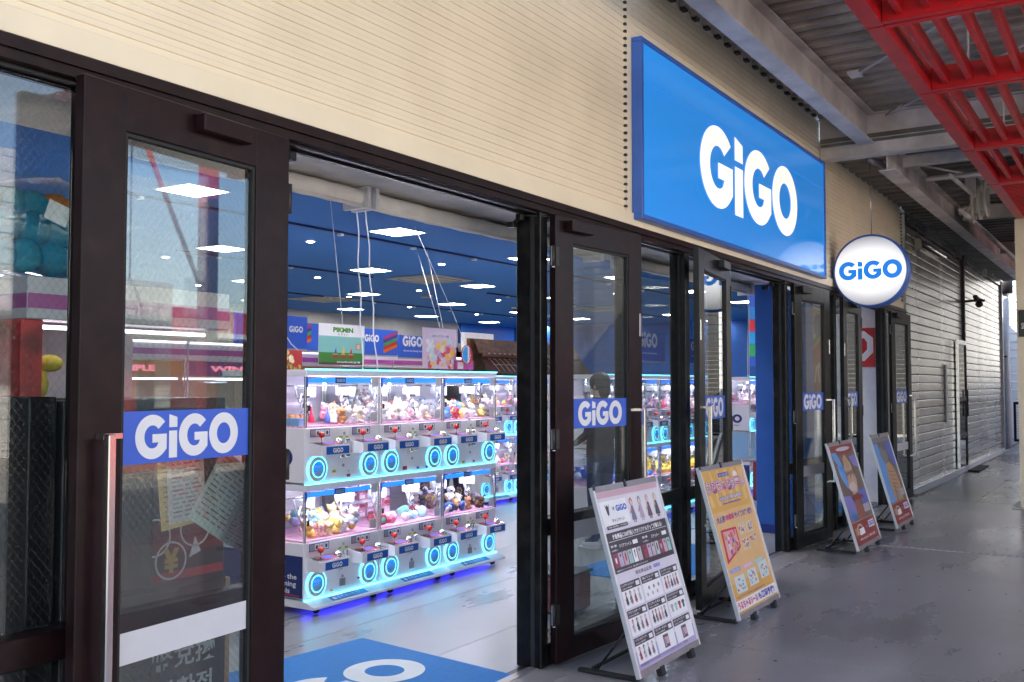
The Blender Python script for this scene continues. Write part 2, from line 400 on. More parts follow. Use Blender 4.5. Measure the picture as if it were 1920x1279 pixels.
# ---------------------------------------------------------------- shop front frame
sf = thing('shop_front_frame', 'dark maroon metal frame holding the fixed wired glass panes', 'window frame', (0, 3, 0))
rel = (0, 3, 0)
bx('header', sf, -4, 15.2, 2.915, 3.055, 2.615, 2.70, maroon, .004, rel)
hb = MB().box(-4, 15.2, 2.90, 2.914, 2.652, 2.668, maroon).box(-4, 15.2, 2.945, 2.965, 2.604, 2.615, blackp).box(-4, 15.2, 3.01, 3.03, 2.60, 2.615, blackp)
hb.build('header_rail', sf, rel=rel)
posts = [(-1.1, maroon), (.55, maroon), (2.02, maroon), (2.79, maroon), (4.90, blackp), (6.09, blackp), (7.03, blackp), (7.80, blackp), (9.50, blackp), (11.28, blackp), (12.36, blackp), (13.86, blackp), (15.12, blackp)]
for x, m in posts:
    b = MB().box(x - .04, x + .04, 2.925, 3.055 if x != 4.90 else 3.09, 0, 2.6145, m, .004)
    b.box(x - .046, x - .0405, 2.965, 2.99, 0, 2.6, rubber).box(x + .0405, x + .046, 2.965, 2.99, 0, 2.6, rubber)
    b.build('post', sf, rel=rel)
for a, b_ in ((-1.1, .55), (.55, 2.02), (2.02, 2.79), (4.90, 6.09), (6.09, 7.03), (7.03, 7.80), (9.50, 11.28), (11.28, 12.36), (13.86, 15.12)):
    a += .046; b_ -= .046
    m = maroon if b_ < 3 else blackp
    bx('transom', sf, a, b_, 2.945, 3.03, .735, .835, m, .004, rel)
    bx('bottom_rail', sf, a, b_, 2.945, 3.03, .0, .12, m, .004, rel)
    gm = glassW if b_ < 3 or 4.9 < a < 6 else glassL
    bx('upper_pane', sf, a, b_, 2.984, 2.991, .835, 2.60, gm, 0, rel)
    bx('lower_pane', sf, a, b_, 2.984, 2.991, .12, .735, gm, 0, rel)
for a, b_ in ((2.79, 4.90), (7.80, 9.50), (12.36, 13.86)):
    sill = MB(); sill.box(a + .05, b_ - .05, 2.94, 3.0, -.02, .008, alumd).box(a + .05, b_ - .05, 3.001, 3.05, -.02, .003, blackpl).box(a + .05, b_ - .05, 2.74, 2.938, -.02, .006, conc)
    sill.build('threshold', sf, rel=rel)

# ---------------------------------------------------------------- door leaves, all folded back against the front
def leaf(hx, hy, w, ang, side, m, label, closer=True, wired=False):
    """hinge at hx,hy; side +1: hinge at its left end as seen from outside, -1: at its right end"""
    rz = R(-ang) if side > 0 else R(180 + ang)
    t = thing('glass_door', label, 'door', (hx, hy, 0), rz, 'glazed door leaves folded back along the front')
    o = -side                      # outside is local y*o
    s1, s2 = .185, .165
    def B(name, x0, x1, z0, z1, y0=-.022, y1=.022, mm=m, ch=.003, p=t): return bx(name, p, x0, x1, y0, y1, z0, z1, mm, ch)
    B('stile', 0, s1, .02, 2.60); B('stile', w - s2, w, .02, 2.60)
    B('top_rail', s1, w - s2, 2.45, 2.60); B('bottom_rail', s1, w - s2, .02, .14)
    b = MB()
    for x0, x1, z0, z1 in ((s1, s1 + .012, .14, 2.45), (w - s2 - .012, w - s2, .14, 2.45), (s1, w - s2, .14, .152), (s1, w - s2, 2.438, 2.45)):
        b.box(x0 + (.012 if z1 - z0 < .1 else 0), x1 - (.012 if z1 - z0 < .1 else 0), -.014, .014, z0, z1, rubber)
    b.build('glazing_bead', t)
    B('pane', s1 + .012, w - s2 - .012, .152, 2.438, -.003, .003, glassW if wired else glassL, 0)
    u = (side, 0, 0); xo = s1 if side > 0 else w - s2
    Mx = frame((xo, o * .004, 0), u, (0, 0, 1)); gw = w - s1 - s2
    d = MB().plate(Mx, .002, gw - .002, 1.352, 1.528, decB, .0, .001).shape(Mx, LOGO, gw * .11, 1.365, gw * .78, .15, decW, .0014)
    d.build('logo_decal', t)
    MB().plate(Mx, .002, gw - .002, .702, .806, band, 0, .001).build('warning_band', t)
    # pull handle: square bar on two brackets
    hxx = w - .075
    hb_ = MB().box(hxx - .014, hxx + .014, o * .062, o * .090, .60, 1.46, steelh, .003)
    for z in (1.443, .60): hb_.box(hxx - .013, hxx + .013, o * .024, o * .062, z, z + .017, steelh).box(hxx - .085, hxx - .0135, o * .024, o * .032, z, z + .017, steelh)
    hb_.build('pull_handle', t)
    if not wired: MB().box(w - .04, w - .018, o * .0225, o * .028, 1.93, 2.08, alumd if m is maroon else alum, .002).build('flush_bolt', t)
    if closer:
        c = MB().box(.26 if side < 0 else .10, .50 if side < 0 else .34, o * .0225, o * .075, 2.515, 2.58, m, .004)
        c.build('door_closer', t)
    h = MB()
    for z in (.30, 1.30, 2.36):
        h.tube([(-.012, o * .012, z - .06), (-.012, o * .012, z + .06)], .011, shutS, 8)
        if wired: continue
        h.box(-.004, .03, o * .0225, o * .027, z - .055, z + .055, shutS).box(-.028, -.02, o * .006, o * .012, z - .055, z + .055, alumd)
        h.tube([(-.012, o * .012, z - .068), (-.012, o * .012, z - .061)], .013, alum, 8)
    h.build('hinge', t)
    return t
leaf(2.81, 2.885, .955, 4.1, -1, maroon, 'nearest maroon glazed door with large blue decal and steel handle at its left', wired=True)
leaf(4.93, 2.885, 1.0, 4.4, 1, maroon, 'maroon glazed door behind the lilac poster stand')
leaf(7.76, 2.87, 1.13, 8.8, -1, blackp, 'black glazed door beside the yellow poster stand, mirroring the round sign')
leaf(9.56, 2.885, .98, 4.5, 1, blackp, 'black glazed door just behind the third poster stand')
leaf(12.31, 2.90, .95, 1.5, -1, blackp, 'narrow looking black door between the third and fourth poster stands')
leaf(13.92, 2.885, 1.0, 3.0, 1, blackp, 'farthest black glazed door next to the steel shutters')
# opened door-closer arms above the openings
for x, s, lb in ((2.86, 1, 'black door closer arm at the near end of the first opening'), (4.90, -1, 'black door closer arm at the far end of the first opening'), (9.46, -1, 'black door closer arm at the far end of the second opening')):
    a = MB().tube([(x - s * .02, 2.90, 2.59), (x + s * .10, 3.02, 2.595), (x + s * .06, 3.10, 2.56)], .009, blackp, 6).box(x + s * .04, x + s * .09, 3.08, 3.13, 2.535, 2.565, blackp, .004)
    a.box(x + s * .09, x + s * .13, 3.0, 3.04, 2.56, 2.60, blackp, .004)
    tag(a.build('closer_arm'), lb, 'door closer', 'door closer arms')

# roller blinds under the soffit
def blind(x0, x1, lab):
    t = thing('roller_blind', lab, 'blind', ((x0 + x1) / 2, 3.65, 2.7), 0, 'rolled up blinds inside the entrances'); r_ = ((x0 + x1) / 2, 3.65, 2.7)
    MB().box(x0, x1, 3.70, 3.76, 2.66, 2.711, alumd, .004).build('mounting_rail', t, rel=r_)
    b = MB(); pts = [(x0 + (x1 - x0) * k / 24, 3.655 + .004 * math.sin(k * 1.7), 2.648 - .004 * math.sin(k * .26) + .002 * math.sin(k * 2.1)) for k in range(25)]
    b.tube(pts, .05, blindW, 14); b.build('fabric_roll', t, rel=r_)
    b = MB().tube([(x0, 3.625, 2.60), (x1, 3.622, 2.604)], .011, blindW, 8); b.build('bottom_bar', t, rel=r_)
    bx('bracket', t, x0, x0 + .03, 3.58, 3.77, 2.59, 2.711, white, .004, r_); bx('bracket', t, x1 - .03, x1, 3.58, 3.77, 2.59, 2.711, white, .004, r_)
    return t
blind(2.6, 4.14, 'white rolled blind at the near half of the first opening, sagging a little')
blind(4.18, 6.95, 'long white rolled blind at the far half of the first opening')
blind(7.4, 10.5, 'white rolled blind inside the second opening')
blind(12.2, 14.4, 'white rolled blind inside the third opening')
t = MB()
for dx in (0, .045):
    pts = [(10.2 + dx + .02 * math.sin(k * .6), 3.56, 2.62 - k * .1) for k in range(18)]
    t.tube(pts, .0035, white, 5)
t.box(10.225, 10.25, 3.55, 3.57, .84, .93, white, .003)
tag(t.build('blind_chain'), 'white bead chain hanging before the blue pillar in the second opening', 'blind chain')
pl = MB().box(10.6, 10.95, 3.08, 3.62, .09, 2.711, wallB, .004).box(10.595, 10.955, 3.075, 3.625, 0, .09, pm('navy_skirting', (.008, .03, .22), .5))
struct('entrance_pillar', pl)
pn = thing('striped_banner', 'narrow blue banner with red and green stripes behind the blue pillar', 'banner', (12.3, 4.2, 1.2))
b = MB().box(12.3, 12.34, 4.0, 4.28, 1.85, 2.78, decB)
b.build('banner_cloth', pn, rel=(12.3, 4.2, 1.2))
M_ = frame((12.298, 4.28, 1.0), (0, -1, 0), (0, 0, 1)); b = MB()
for k, c in enumerate(((.02, .25, .7), (.65, .03, .04), (.02, .35, .75), (.02, .38, .10))): b.plate(M_, .0, .12, 1.45 - k * .16, 1.60 - k * .16, flat(*c), .0)
b.build('printed_stripes', pn, rel=(12.3, 4.2, 1.2))

# ================================================================ SIGNS
sg = thing('shop_sign', 'large blue rectangular sign box with cream GiGO letters on the cladding', 'sign', (8.4, 2.9, 2.74)); r_ = (8.4, 2.9, 2.74)
X0, X1, Z0, Z1, YF = 6.10, 10.72, 2.745, 4.01, 2.86
b = MB()
for x0, x1, z0, z1 in ((X0, X1, Z1 - .035, Z1), (X0, X1, Z0, Z0 + .035), (X0, X0 + .035, Z0 + .035, Z1 - .035), (X1 - .035, X1, Z0 + .035, Z1 - .035)):
    b.box(x0, x1, YF, 2.938, z0, z1, signframe, .004)
b.build('sign_frame', sg, rel=r_)
for z0, z1 in ((Z0 + .035, 3.705), (3.708, Z1 - .035)):
    bx('face_panel', sg, X0 + .035, X1 - .035, YF + .012, YF + .03, z0, z1, signface, 0, r_)
Ms = frame((0, YF + .012, 0))
MB().shape(Ms, LOGO, 7.17, 3.035, 2.53, .665, logoW, .003).build('lettering', sg, rel=r_)

rs = thing('round_sign', 'round lit white GiGO sign with blue rim hanging on a wire', 'sign', (11.2, 2.52, 2.86)); r_ = (11.2, 2.52, 2.86)
ra = .40
b = MB(); n = 64
v = []; prof = [(ra - .022, -.004), (ra, -.004), (ra, .19), (ra - .03, .20)]
for r0, h in prof:
    for k in range(n): v.append((h, r0 * math.cos(2 * math.pi * k / n), r0 * math.sin(2 * math.pi * k / n)))
f = [(i * n + k, i * n + (k + 1) % n, (i + 1) * n + (k + 1) % n, (i + 1) * n + k) for i in range(3) for k in range(n)]
b.add(v, f, signframe, True).build('rim', rs)
def lit_disc():
    m = bpy.data.materials.new('lit_disc'); m.use_nodes = True; N = m.node_tree.nodes; L = m.node_tree.links; p = N['Principled BSDF']
    p.inputs['Base Color'].default_value = (.62, .62, .62, 1); p.inputs['Roughness'].default_value = .25
    tc = N.new('ShaderNodeTexCoord'); mp = N.new('ShaderNodeMapping'); mp.inputs['Scale'].default_value = (0, 1.7, 2.6)
    gr = N.new('ShaderNodeTexGradient'); gr.gradient_type = 'SPHERICAL'; L.new(tc.outputs['Object'], mp.inputs[0]); L.new(mp.outputs[0], gr.inputs[0])
    mr = N.new('ShaderNodeMapRange'); mr.inputs['To Min'].default_value = .02; mr.inputs['To Max'].default_value = .55; L.new(gr.outputs['Fac'], mr.inputs[0])
    p.inputs['Emission Color'].default_value = (1, .98, 1, 1); L.new(mr.outputs[0], p.inputs['Emission Strength']); return m
ld = lit_disc()
b = MB(); Mr = frame((-.003, 0, 0), (0, -1, 0), (0, 0, 1))
b.disc(Mr, 0, 0, ra - .022, ra - .022, ld, -.004, .004, 64); b.build('lit_face', rs)
b = MB().disc(frame((.19, 0, 0), (0, 1, 0), (0, 0, 1)), 0, 0, ra - .022, ra - .022, ld, 0, .004, 64); b.build('lit_face', rs)
MB().shape(Mr, LOGO, -.333, -.095, .668, .205, logoB, .003).build('lettering', rs)
MB().tube([(.1, 0, ra), (.1, .01, 1.26)], .004, steelh, 6).build('hanging_wire', rs)
b = MB().tube([(.0, .0, 1.24), (.26, -.16, 1.16)], .035, alumd, 10).tube([(.1, 0, 1.30), (.13, -.03, 1.42), (.12, -.1, 1.48)], .006, gsteel, 6); b.build('hanging_bracket', rs)

# ================================================================ STEEL ROOF OVER THE WALKWAY
deckshade = pm('shaded_deck_sheet', (.17, .155, .135), .6, .1, var=.2, scale=2, dirt=((.09, .06, .04), 1.3, .7))  # darker copy of the deck colour: shade of the far roof painted in
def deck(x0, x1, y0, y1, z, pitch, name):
    deckm = deckshade if x0 > 10 else MATS['deck_sheet']
    b = MB(); prof = []; x = x0
    while x < x1: prof += [(x, z + .06), (x + pitch * .10, z), (x + pitch * .55, z), (x + pitch * .65, z + .06)]; x += pitch
    n = len(prof); v = [(x, y, zz) for y in (y0, y1) for x, zz in prof]
    b.add(v, [(i, i + 1, i + n + 1, i + n) for i in range(n - 1)], deckm); b.box(x0, x1, y0, y1, z + .075, z + .12, deckm)
    return struct(name, b)
deck(6.2, 10.8, -2.4, 2.93, 4.50, .236, 'roof_deck')
deck(.5, 6.2, -2.4, 2.2, 4.50, .236, 'roof_deck')  # added roof piece out of view, keeps direct sun off the red lattice
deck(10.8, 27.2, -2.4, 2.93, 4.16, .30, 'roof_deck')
nt_ = thing('closure_strip', 'dark toothed closure strip between roof deck and cream cladding', 'closure strip', (6.2, 2.92, 4.48))
for k in range(19): bx('tooth', nt_, .05 + k * .236, .12 + k * .236, -.02, .02, 0, .065, blackpl)
def ibeam(name, lab, p0, p1, wd, ht, grp=None):
    """p0,p1 at the middle of the bottom flange; axis along X or Y"""
    p0 = Vector(p0); p1 = Vector(p1); t = thing(name, lab, 'steel beam', tuple(p0), 0, grp)
    d = (p1 - p0); L_ = d.length; ax = abs(d.x) > abs(d.y); s = 1 if (d.x if ax else d.y) > 0 else -1
    for nm, a, b_, c, e in (('flange', -wd / 2, wd / 2, 0, .012), ('flange', -wd / 2, wd / 2, ht - .012, ht), ('web', -.005, .005, .012, ht - .012)):
        if ax: bx(nm, t, 0, s * L_, a, b_, c, e, gsteel, .002)
        else: bx(nm, t, a, b_, 0, s * L_, c, e, gsteel, .002)
    return t
ibeam('long_beam', 'pale grey steel beam running lengthwise above the big blue sign', (5.2, 2.43, 4.15), (10.73, 2.43, 4.15), .17, .33)
ibeam('cross_beam', 'grey steel cross beam meeting the cladding beside the round sign', (10.82, 2.94, 4.04), (10.82, -2.4, 4.04), .17, .45)
ibeam('long_beam', 'grey steel beam running away above the steel shutters', (10.93, 2.27, 3.89), (26.8, 2.27, 3.89), .17, .28)
ibeam('cross_beam', 'thin grey cross beam just beyond the main cross beam', (11.4, 2.2, 4.0), (11.4, -2.4, 4.0), .10, .12)
for x in (15.3, 19.6, 23.6): ibeam('cross_beam', {15.3: 'dark cross beam under the deck above the farthest door', 19.6: 'dark cross beam above the shutter joint', 23.6: 'last dark cross beam near the far end of the walkway'}[x], (x, 2.15, 3.95), (x, -2.4, 3.95), .12, .2)
for x0, y0, x1, y1, lb in ((6.5, -.2, 8.9, 2.1, 'slanting steel tie rod above the red lattice, near one'), (10.6, 2.2, 8.2, .2, 'slanting steel tie rod ending at the main cross beam'), (11.5, 2.1, 14.6, .6, 'steel tie rod with turnbuckle beyond the round sign'), (11.6, 1.2, 15.0, 2.1, 'crossed steel tie rod near the hoses')):
    z = 4.40 if x0 < 11 else 4.05
    b = MB().tube([(x0, y0, z), (x1, y1, z - .05)], .012, gsteel, 8)
    c = Vector((x0, y0, z)).lerp(Vector((x1, y1, z - .05)), .35 if x0 > 11 else .03); d = (Vector((x1, y1, z)) - Vector((x0, y0, z))).normalized()
    b.tube([c, c + d * .22], .024, gsteel, 8); b.box(x1 - .1, x1 + .06, y1 - .05, y1 + .05, z - .06, z - .035, gsteel)
    tag(b.build('tie_rod'), lb, 'tie rod')
b = MB()
for q in range(3):
    cx, cz = 12.9 + q * .22, 3.80
    pts = [(cx + .15 * math.cos(a), 1.55 + .1 * q, cz - .17 * math.sin(a)) for a in [math.pi * k / 12 for k in range(13)]]
    pts = [(pts[0][0], pts[0][1], 4.1)] + pts + [(pts[-1][0], pts[-1][1], 4.1)]
    o_ = MB().tube(pts, .02, pm('hose_grey', (.40, .38, .33), .6), 8).build('cable_hose')
    tag(o_, ['looped grey cable hose under the roof, nearest loop', 'looped grey cable hose under the roof, middle loop', 'looped grey cable hose under the roof, farthest loop'][q], 'hose', 'looped hoses')
tag(MB().box(13.0, 13.5, 1.3, 1.8, 3.98, 4.15, gsteel, .01).build('junction_box'), 'dull junction box above the looped hoses', 'junction box')
tag(MB().tube([(12.2, 2.1, 4.0), (12.2, 1.2, 4.0)], .03, gsteel, 8).tube([(11.9, 1.8, 3.96), (13.4, 1.75, 3.96)], .025, gsteel, 8).tube([(14, 2.0, 3.9), (26, 1.9, 3.9)], .03, gsteel, 8).build('conduit'), 'thin conduit pipes under the far roof deck', 'conduit')
# red lattice canopy
rc = thing('red_canopy', 'red painted steel lattice hanging below the walkway roof', 'canopy', (7, 0, 3.7)); r_ = (7, 0, 3.7)
ZC = 3.70; YE = 1.335
members = [4.42, 5.93, 7.50, 9.57, 11.35, 13.85]
for i in range(len(members) - 1):
    a, b_ = members[i] + .012, members[i + 1] - .012
    e = MB().box(a, b_, YE - .10, YE, ZC, ZC + .012, redp).box(a, b_, YE - .008, YE, ZC + .012, ZC + .17, redp).box(a, b_, YE - .10, YE - .085, ZC + .012, ZC + .17, redp, .002)
    e.build('edge_channel', rc, rel=r_)
    for x in (a, b_ - .05): bx('cross_member', rc, x, x + .05, -1.4, YE - .102, ZC + .002, ZC + .17, redp, .003, r_)
    if i == len(members) - 2:
        for k in range(28): bx('louvre_blade', rc, a + .06 + k * .083, a + .075 + k * .083, -1.4, YE - .102, ZC + .0, ZC + .09, redp, 0, r_)
        bx('back_plate', rc, a + .05, b_ - .05, -1.4, YE - .102, ZC + .10, ZC + .11, darkred, 0, r_)
    else:
        for k in range(17): 
            y = 1.135 - k * .153
            bx('bar', rc, a + .052, b_ - .052, y - .019, y + .019, ZC + .03, ZC + .13, redp, .003, r_)
for i in range(2, len(members)):
    hg = MB(); hg.tube([(members[i], 1.0, ZC + .17), (members[i], 1.0, 4.5 if members[i] < 10 else 4.16)], .008, gsteel, 6); hg.build('hanger_rod', rc, rel=r_)
# columns
cm = thing('beige_column', 'beige ribbed column carrying the end of the red canopy', 'column', (14.7, 1.1, 0)); r_ = (14.7, 1.1, 0)
b = MB()
for k in range(74): b.box(14.40, 15.05, .75, 1.405, .06 + k * .0502, .105 + k * .0502, cream)
b.box(14.407, 15.043, .757, 1.398, 0, 3.78, cream); b.build('ribbed_casing', cm, rel=r_)
MB().box(14.30, 15.15, .65, 1.5, 0, .02, gsteel, .004).build('base_plate', cm, rel=r_)
ps = thing('plate_sign', 'small dark vertical sign plate on the beige column', 'sign', (14.39, 1.25, 2.45))
MB().box(-.02, .005, -.06, .13, -.22, .13, blackpl, .003).build('plate', ps)
MB().shape(frame((-.021, .12, -.18), (0, -1, 0)), text2d('SHOP'), .02, .06, .14, .08, white, .001).build('lettering', ps)

# ================================================================ SHUTTERS AND THE FAR END
sw = thing('shutter_wall', 'closed steel roller shutters beyond the last door', 'shutter', (21, 2.95, 0)); r_ = (21, 2.95, 0)
def slat_mesh(x0, x1):
    b = MB(); prof = [(.0, .0), (-.004, .012), (-.005, .065), (-.004, .112), (.0, .118)]
    n = len(prof); b.add([(x, y, z) for x in (x0, x1) for y, z in prof], [(i, i + n, i + n + 1, i + 1) for i in range(n - 1)], shut)
    b.box(x0, x1, .008, .02, -.014, .13, shutS)
    return b
for x0, x1 in ((15.2, 20.60), (20.72, 26.55)):
    proto = None
    for k in range(30):
        z = .075 + k * .130
        if proto is None:
            proto = slat_mesh(x0 - 21, x1 - 21).build('shutter_slat', sw); o_ = proto
        else: o_ = proto.copy(); COL.objects.link(o_)
        o_.location = (0, rnd.uniform(-.001, .001), z); o_.rotation_euler = (rnd.uniform(-.008, .008), 0, 0)
b = MB()
for k in range(0, 30, 2):
    for i in range(30):
        x = 15.4 + i * .385
        b.box(x, x + .03, 2.936, 2.945, .196 + k * .13, .208 + k * .13, shutS)
tag(b.build('slat_clip', sw, rel=r_), kind='stuff')
b = MB().box(20.61, 20.71, 2.90, 3.0, 0, 4.1, shutS, .004); b.build('guide_post', sw, rel=r_)
b = MB().box(15.16, 15.2, 2.92, 3.0, 0, 4.1, gsteel).box(26.56, 26.62, 2.90, 3.0, 0, 4.1, alumd); b.build('end_guide', sw, rel=r_)
b = MB().box(15.2, 26.6, 2.80, 3.0, 0, .03, alumd, .004).box(15.2, 26.6, 2.90, 2.97, .03, .073, alum, .003); b.build('bottom_track', sw, rel=r_)
b = MB()
for z in (4.0, 4.06, 4.12): b.box(15.2, 26.6, 2.92, 3.0, z, z + .052, shut)
b.build('shutter_housing', sw, rel=r_)
sd = thing('shutter_door', 'narrow pass door with bright glass set in the steel shutters', 'door', (20.1, 2.9, 0)); r_ = (20.1, 2.9, 0)
b = MB().box(19.62, 19.67, 2.88, 2.93, 0.08, 2.35, alum, .003).box(20.55, 20.60, 2.88, 2.93, .08, 2.35, shutS, .003).box(19.62, 20.60, 2.88, 2.93, 2.35, 2.43, alum, .003); b.build('door_frame', sd, rel=r_)
for z in (.62, 1.30): bx('mid_rail', sd, 19.67, 20.55, 2.885, 2.925, z, z + .07, shutS, .003, r_)
MB().box(19.67, 20.55, 2.90, 2.906, .08, 2.35, pm('mirror_glass', (.75, .75, .72), .06, 1)).build('door_pane', sd, rel=r_)
MB().tube([(20.5, 2.86, 1.0), (20.5, 2.86, 1.5)], .015, shutS, 8).build('door_handle', sd, rel=r_)
MB().box(19.9, 21.3, 2.62, 2.80, .0, .03, rubber, .005).build('floor_block', sd, rel=r_)
tag(MB().box(18.45, 18.62, 2.915, 2.938, .95, 1.95, pm('pale_plate', (.55, .52, .48), .5), .003).build('letter_plate'), 'pale vertical plate fixed on the near shutter', 'plate')
sp = thing('ceiling_speaker', 'small dark wall lamp bracket on the shutter joint', 'wall lamp', (20.66, 2.9, 3.2))
MB().tube([(0, 0, 0), (0, -.25, .02), (0, -.35, .0)], .025, shutS, 8).build('arm', sp)
b = MB().tube([(-.28, -.22, .06), (.28, -.22, .02)], .045, shutS, 8).ball((0, -.25, -.06), .07, shutS); b.build('lamp_head', sp)
tb = thing('tube_lamp', 'slim fluorescent tube lamp high on the near shutter', 'lamp', (16.2, 2.9, 3.75))
MB().box(-.28, -.16, -.06, .03, -.09, .09, pm('lamp_box', (.4, .36, .3), .6), .01).build('lamp_box', tb)
MB().tube([(-.1, -.03, .06), (2.2, -.03, .06)], .02, steelh, 8).build('tube', tb)
dp = thing('downpipe', 'pale grey vertical downpipe at the far corner', 'pipe', (28.3, 3.0, 0)); r_ = (28.3, 3.0, 0)
MB().tube([(28.3, 3.0, 0), (28.3, 3.0, 4.3)], .075, pm('pipe_grey', (.68, .68, .68), .5), 16).build('pipe', dp, rel=r_)
MB().lathe((28.3, 3.0, 3.95), [(.17, 0), (.17, .5)], shutS, 16).build('collar', dp, rel=r_)
MB().box(28.05, 28.5, 2.98, 3.05, 2.3, 2.33, shutS).build('pipe_clamp', dp, rel=r_)
ew = thing('far_white_wall', 'sunlit white ribbed wall closing off the far end', 'wall', (33, 1, 0)); r_ = (33, 1, 0)
ww = pm('white_siding', (.78, .77, .74), .5, var=.03)
for k in range(24):
    b = MB().add([(33, 7.9, k * .24), (33, 1.36, k * .24), (33.03, 1.36, k * .24 + .235), (33.03, 7.9, k * .24 + .235), (33.2, 7.9, k * .24), (33.2, 1.36, k * .24), (33.2, 1.36, k * .24 + .235), (33.2, 7.9, k * .24 + .235)],
                 [(0, 3, 2, 1), (4, 5, 6, 7), (0, 1, 5, 4), (3, 7, 6, 2), (1, 2, 6, 5), (0, 4, 7, 3)], ww)
    b.build('siding_board', ew, rel=r_)
fs = thing('dark_reflection_wall', 'unseen dark grey slatted wall added beside the far white wall to darken reflections', 'shutter', (33, -2, 0)); r_ = (33, -2, 0)  # added dark slats hidden by the column, darken the mirrored far end
for k in range(36): bx('slat', fs, 33 + .012 * (k % 2), 33.2, -9, 1.35, k * .15, k * .15 + .142, pm('reflection_wall_metal', (.075, .072, .068), .5, .3), 0, r_)
gt = thing('mesh_gate', 'low dark maroon framed mesh gate across the far end', 'gate', (29, 2.6, 0)); r_ = (29, 2.6, 0)
b = MB()
for y0, y1, z0, z1 in ((-1, 2.95, 1.08, 1.14), (-1, 2.95, .10, .16), (2.89, 2.95, .16, 1.08), (.9, .96, .16, 1.08)): b.box(29, 29.05, y0, y1, z0, z1, maroon, .003)
b.build('gate_frame', gt, rel=r_)
b = MB()
for k in range(52): b.box(29.02, 29.026, -1 + k * .075, -.994 + k * .075, .16, 1.26, shutS)
for k in range(16): b.box(29.027, 29.032, -1, 2.9, .16 + k * .07, .166 + k * .07, shutS)
tag(b.build('wire_mesh', gt, rel=r_), kind='stuff')

kbx0 = 15.12
kb = thing('dark_reflection_block', 'unseen grey slatted block added across the walkway to darken reflections in the black doors', 'building', (20, -2, 0)); r_ = (20, -2, 0)  # added block hidden behind the column, darkens door reflections and cuts light
for k in range(32): bx('slat', kb, 15.12, 17.6, -5, 1.40 - .006 * (k % 2), k * .13, k * .13 + .122, pm('reflection_block_metal', (.20, .19, .18), .5, .3), 0, r_)
MB().box(15.17, 17.55, -4.95, 1.35, 0, 4.15, shutS).build('core', kb, rel=r_)
# ================================================================ ACROSS THE WALKWAY (seen in the panes)
ob = thing('opposite_building', 'sunlit cream louvred building mirrored in the near door glass', 'building', (6, -15, 0)); r_ = (6, -15, 0)
b = MB()
for k in range(40): b.box(-14, 18, -15.4, -15 + .02 * (k % 2), k * .17, k * .17 + .165, ww)
b.build('louvred_wall', ob, rel=r_)
for k in range(6): bx('window', ob, -12 + k * 5, -9 + k * 5, -15.0, -14.95, .9, 2.6, pm('far_window', (.03, .05, .07), .08), 0, r_)
MB().box(-14, 18, -15.1, -13.4, 3.1, 3.2, ww).build('awning', ob, rel=r_)
ob2 = thing('red_building', 'red walled building mirrored low in the door glass', 'building', (27, -12, 0)); r_ = (27, -12, 0)
MB().box(20, 34, -18, -11, 0, 2.9, pm('red_wall', (.35, .03, .03), .6), .02).build('wall', ob2, rel=r_)
for k in range(4): bx('window', ob2, 21 + k * 3.2, 23 + k * 3.2, -11, -10.95, .8, 2.4, pm('far_window', (.03, .05, .07), .08), 0, r_)
rst = thing('red_stall', 'low red stall out on the plaza mirrored in the nearest door', 'stall', (15, -9, 0))
MB().box(-2.6, 3, -.8, .6, 0, 3.1, pm('red_wall', (.35, .03, .03), .6), .02).build('body', rst)
MB().box(-2.9, 3.3, .6, 1.3, 2.5, 2.6, ww).build('awning', rst)
bx('counter_window', rst, -1.8, 1.2, .602, .62, 1.0, 2.1, pm('far_window', (.03, .05, .07), .08))
for x in (9.2, 16.5, 22): 
    t = thing('red_post', {9.2: 'near red steel post with diagonal brace out on the plaza', 16.5: 'middle red steel post with diagonal brace out on the plaza', 22: 'far red steel post with diagonal brace out on the plaza'}[x], 'post', (x, -3.2, 0), 0, 'red steel posts')
    MB().box(-.09, .09, -.09, .09, 0, 4.9, redp, .006).build('post_shaft', t)
    MB().tube([(0, 0, 2.6), (-1.3, 0, 4.8)], .03, redp, 8).build('brace', t)
    MB().box(-2.2, 2.2, -.06, .06, 4.6, 4.8, redp).build('crossbar', t)
cs = thing('cafe_sign', 'pale hanging board lettered hutala, mirrored in the near door', 'sign', (9.3, -4.6, 2.5), R(0))
MB().box(-.75, .75, -.03, .03, -.5, .5, pm('board_grey', (.5, .5, .5), .5), .004).build('board', cs)
b = MB().shape(frame((.6, .032, -.1), (-1, 0, 0)), text2d('hutala', .0), .1, .05, .9, .26, blackpl, .001).shape(frame((.6, .032, -.4), (-1, 0, 0)), text2d('gelatini', .0), .1, .02, .8, .16, blackpl, .001)
b.build('lettering', cs)
MB().tube([(0, 0, .5), (0, 0, 2.4)], .012, blackpl, 6).build('hanger', cs)

exec_after = True
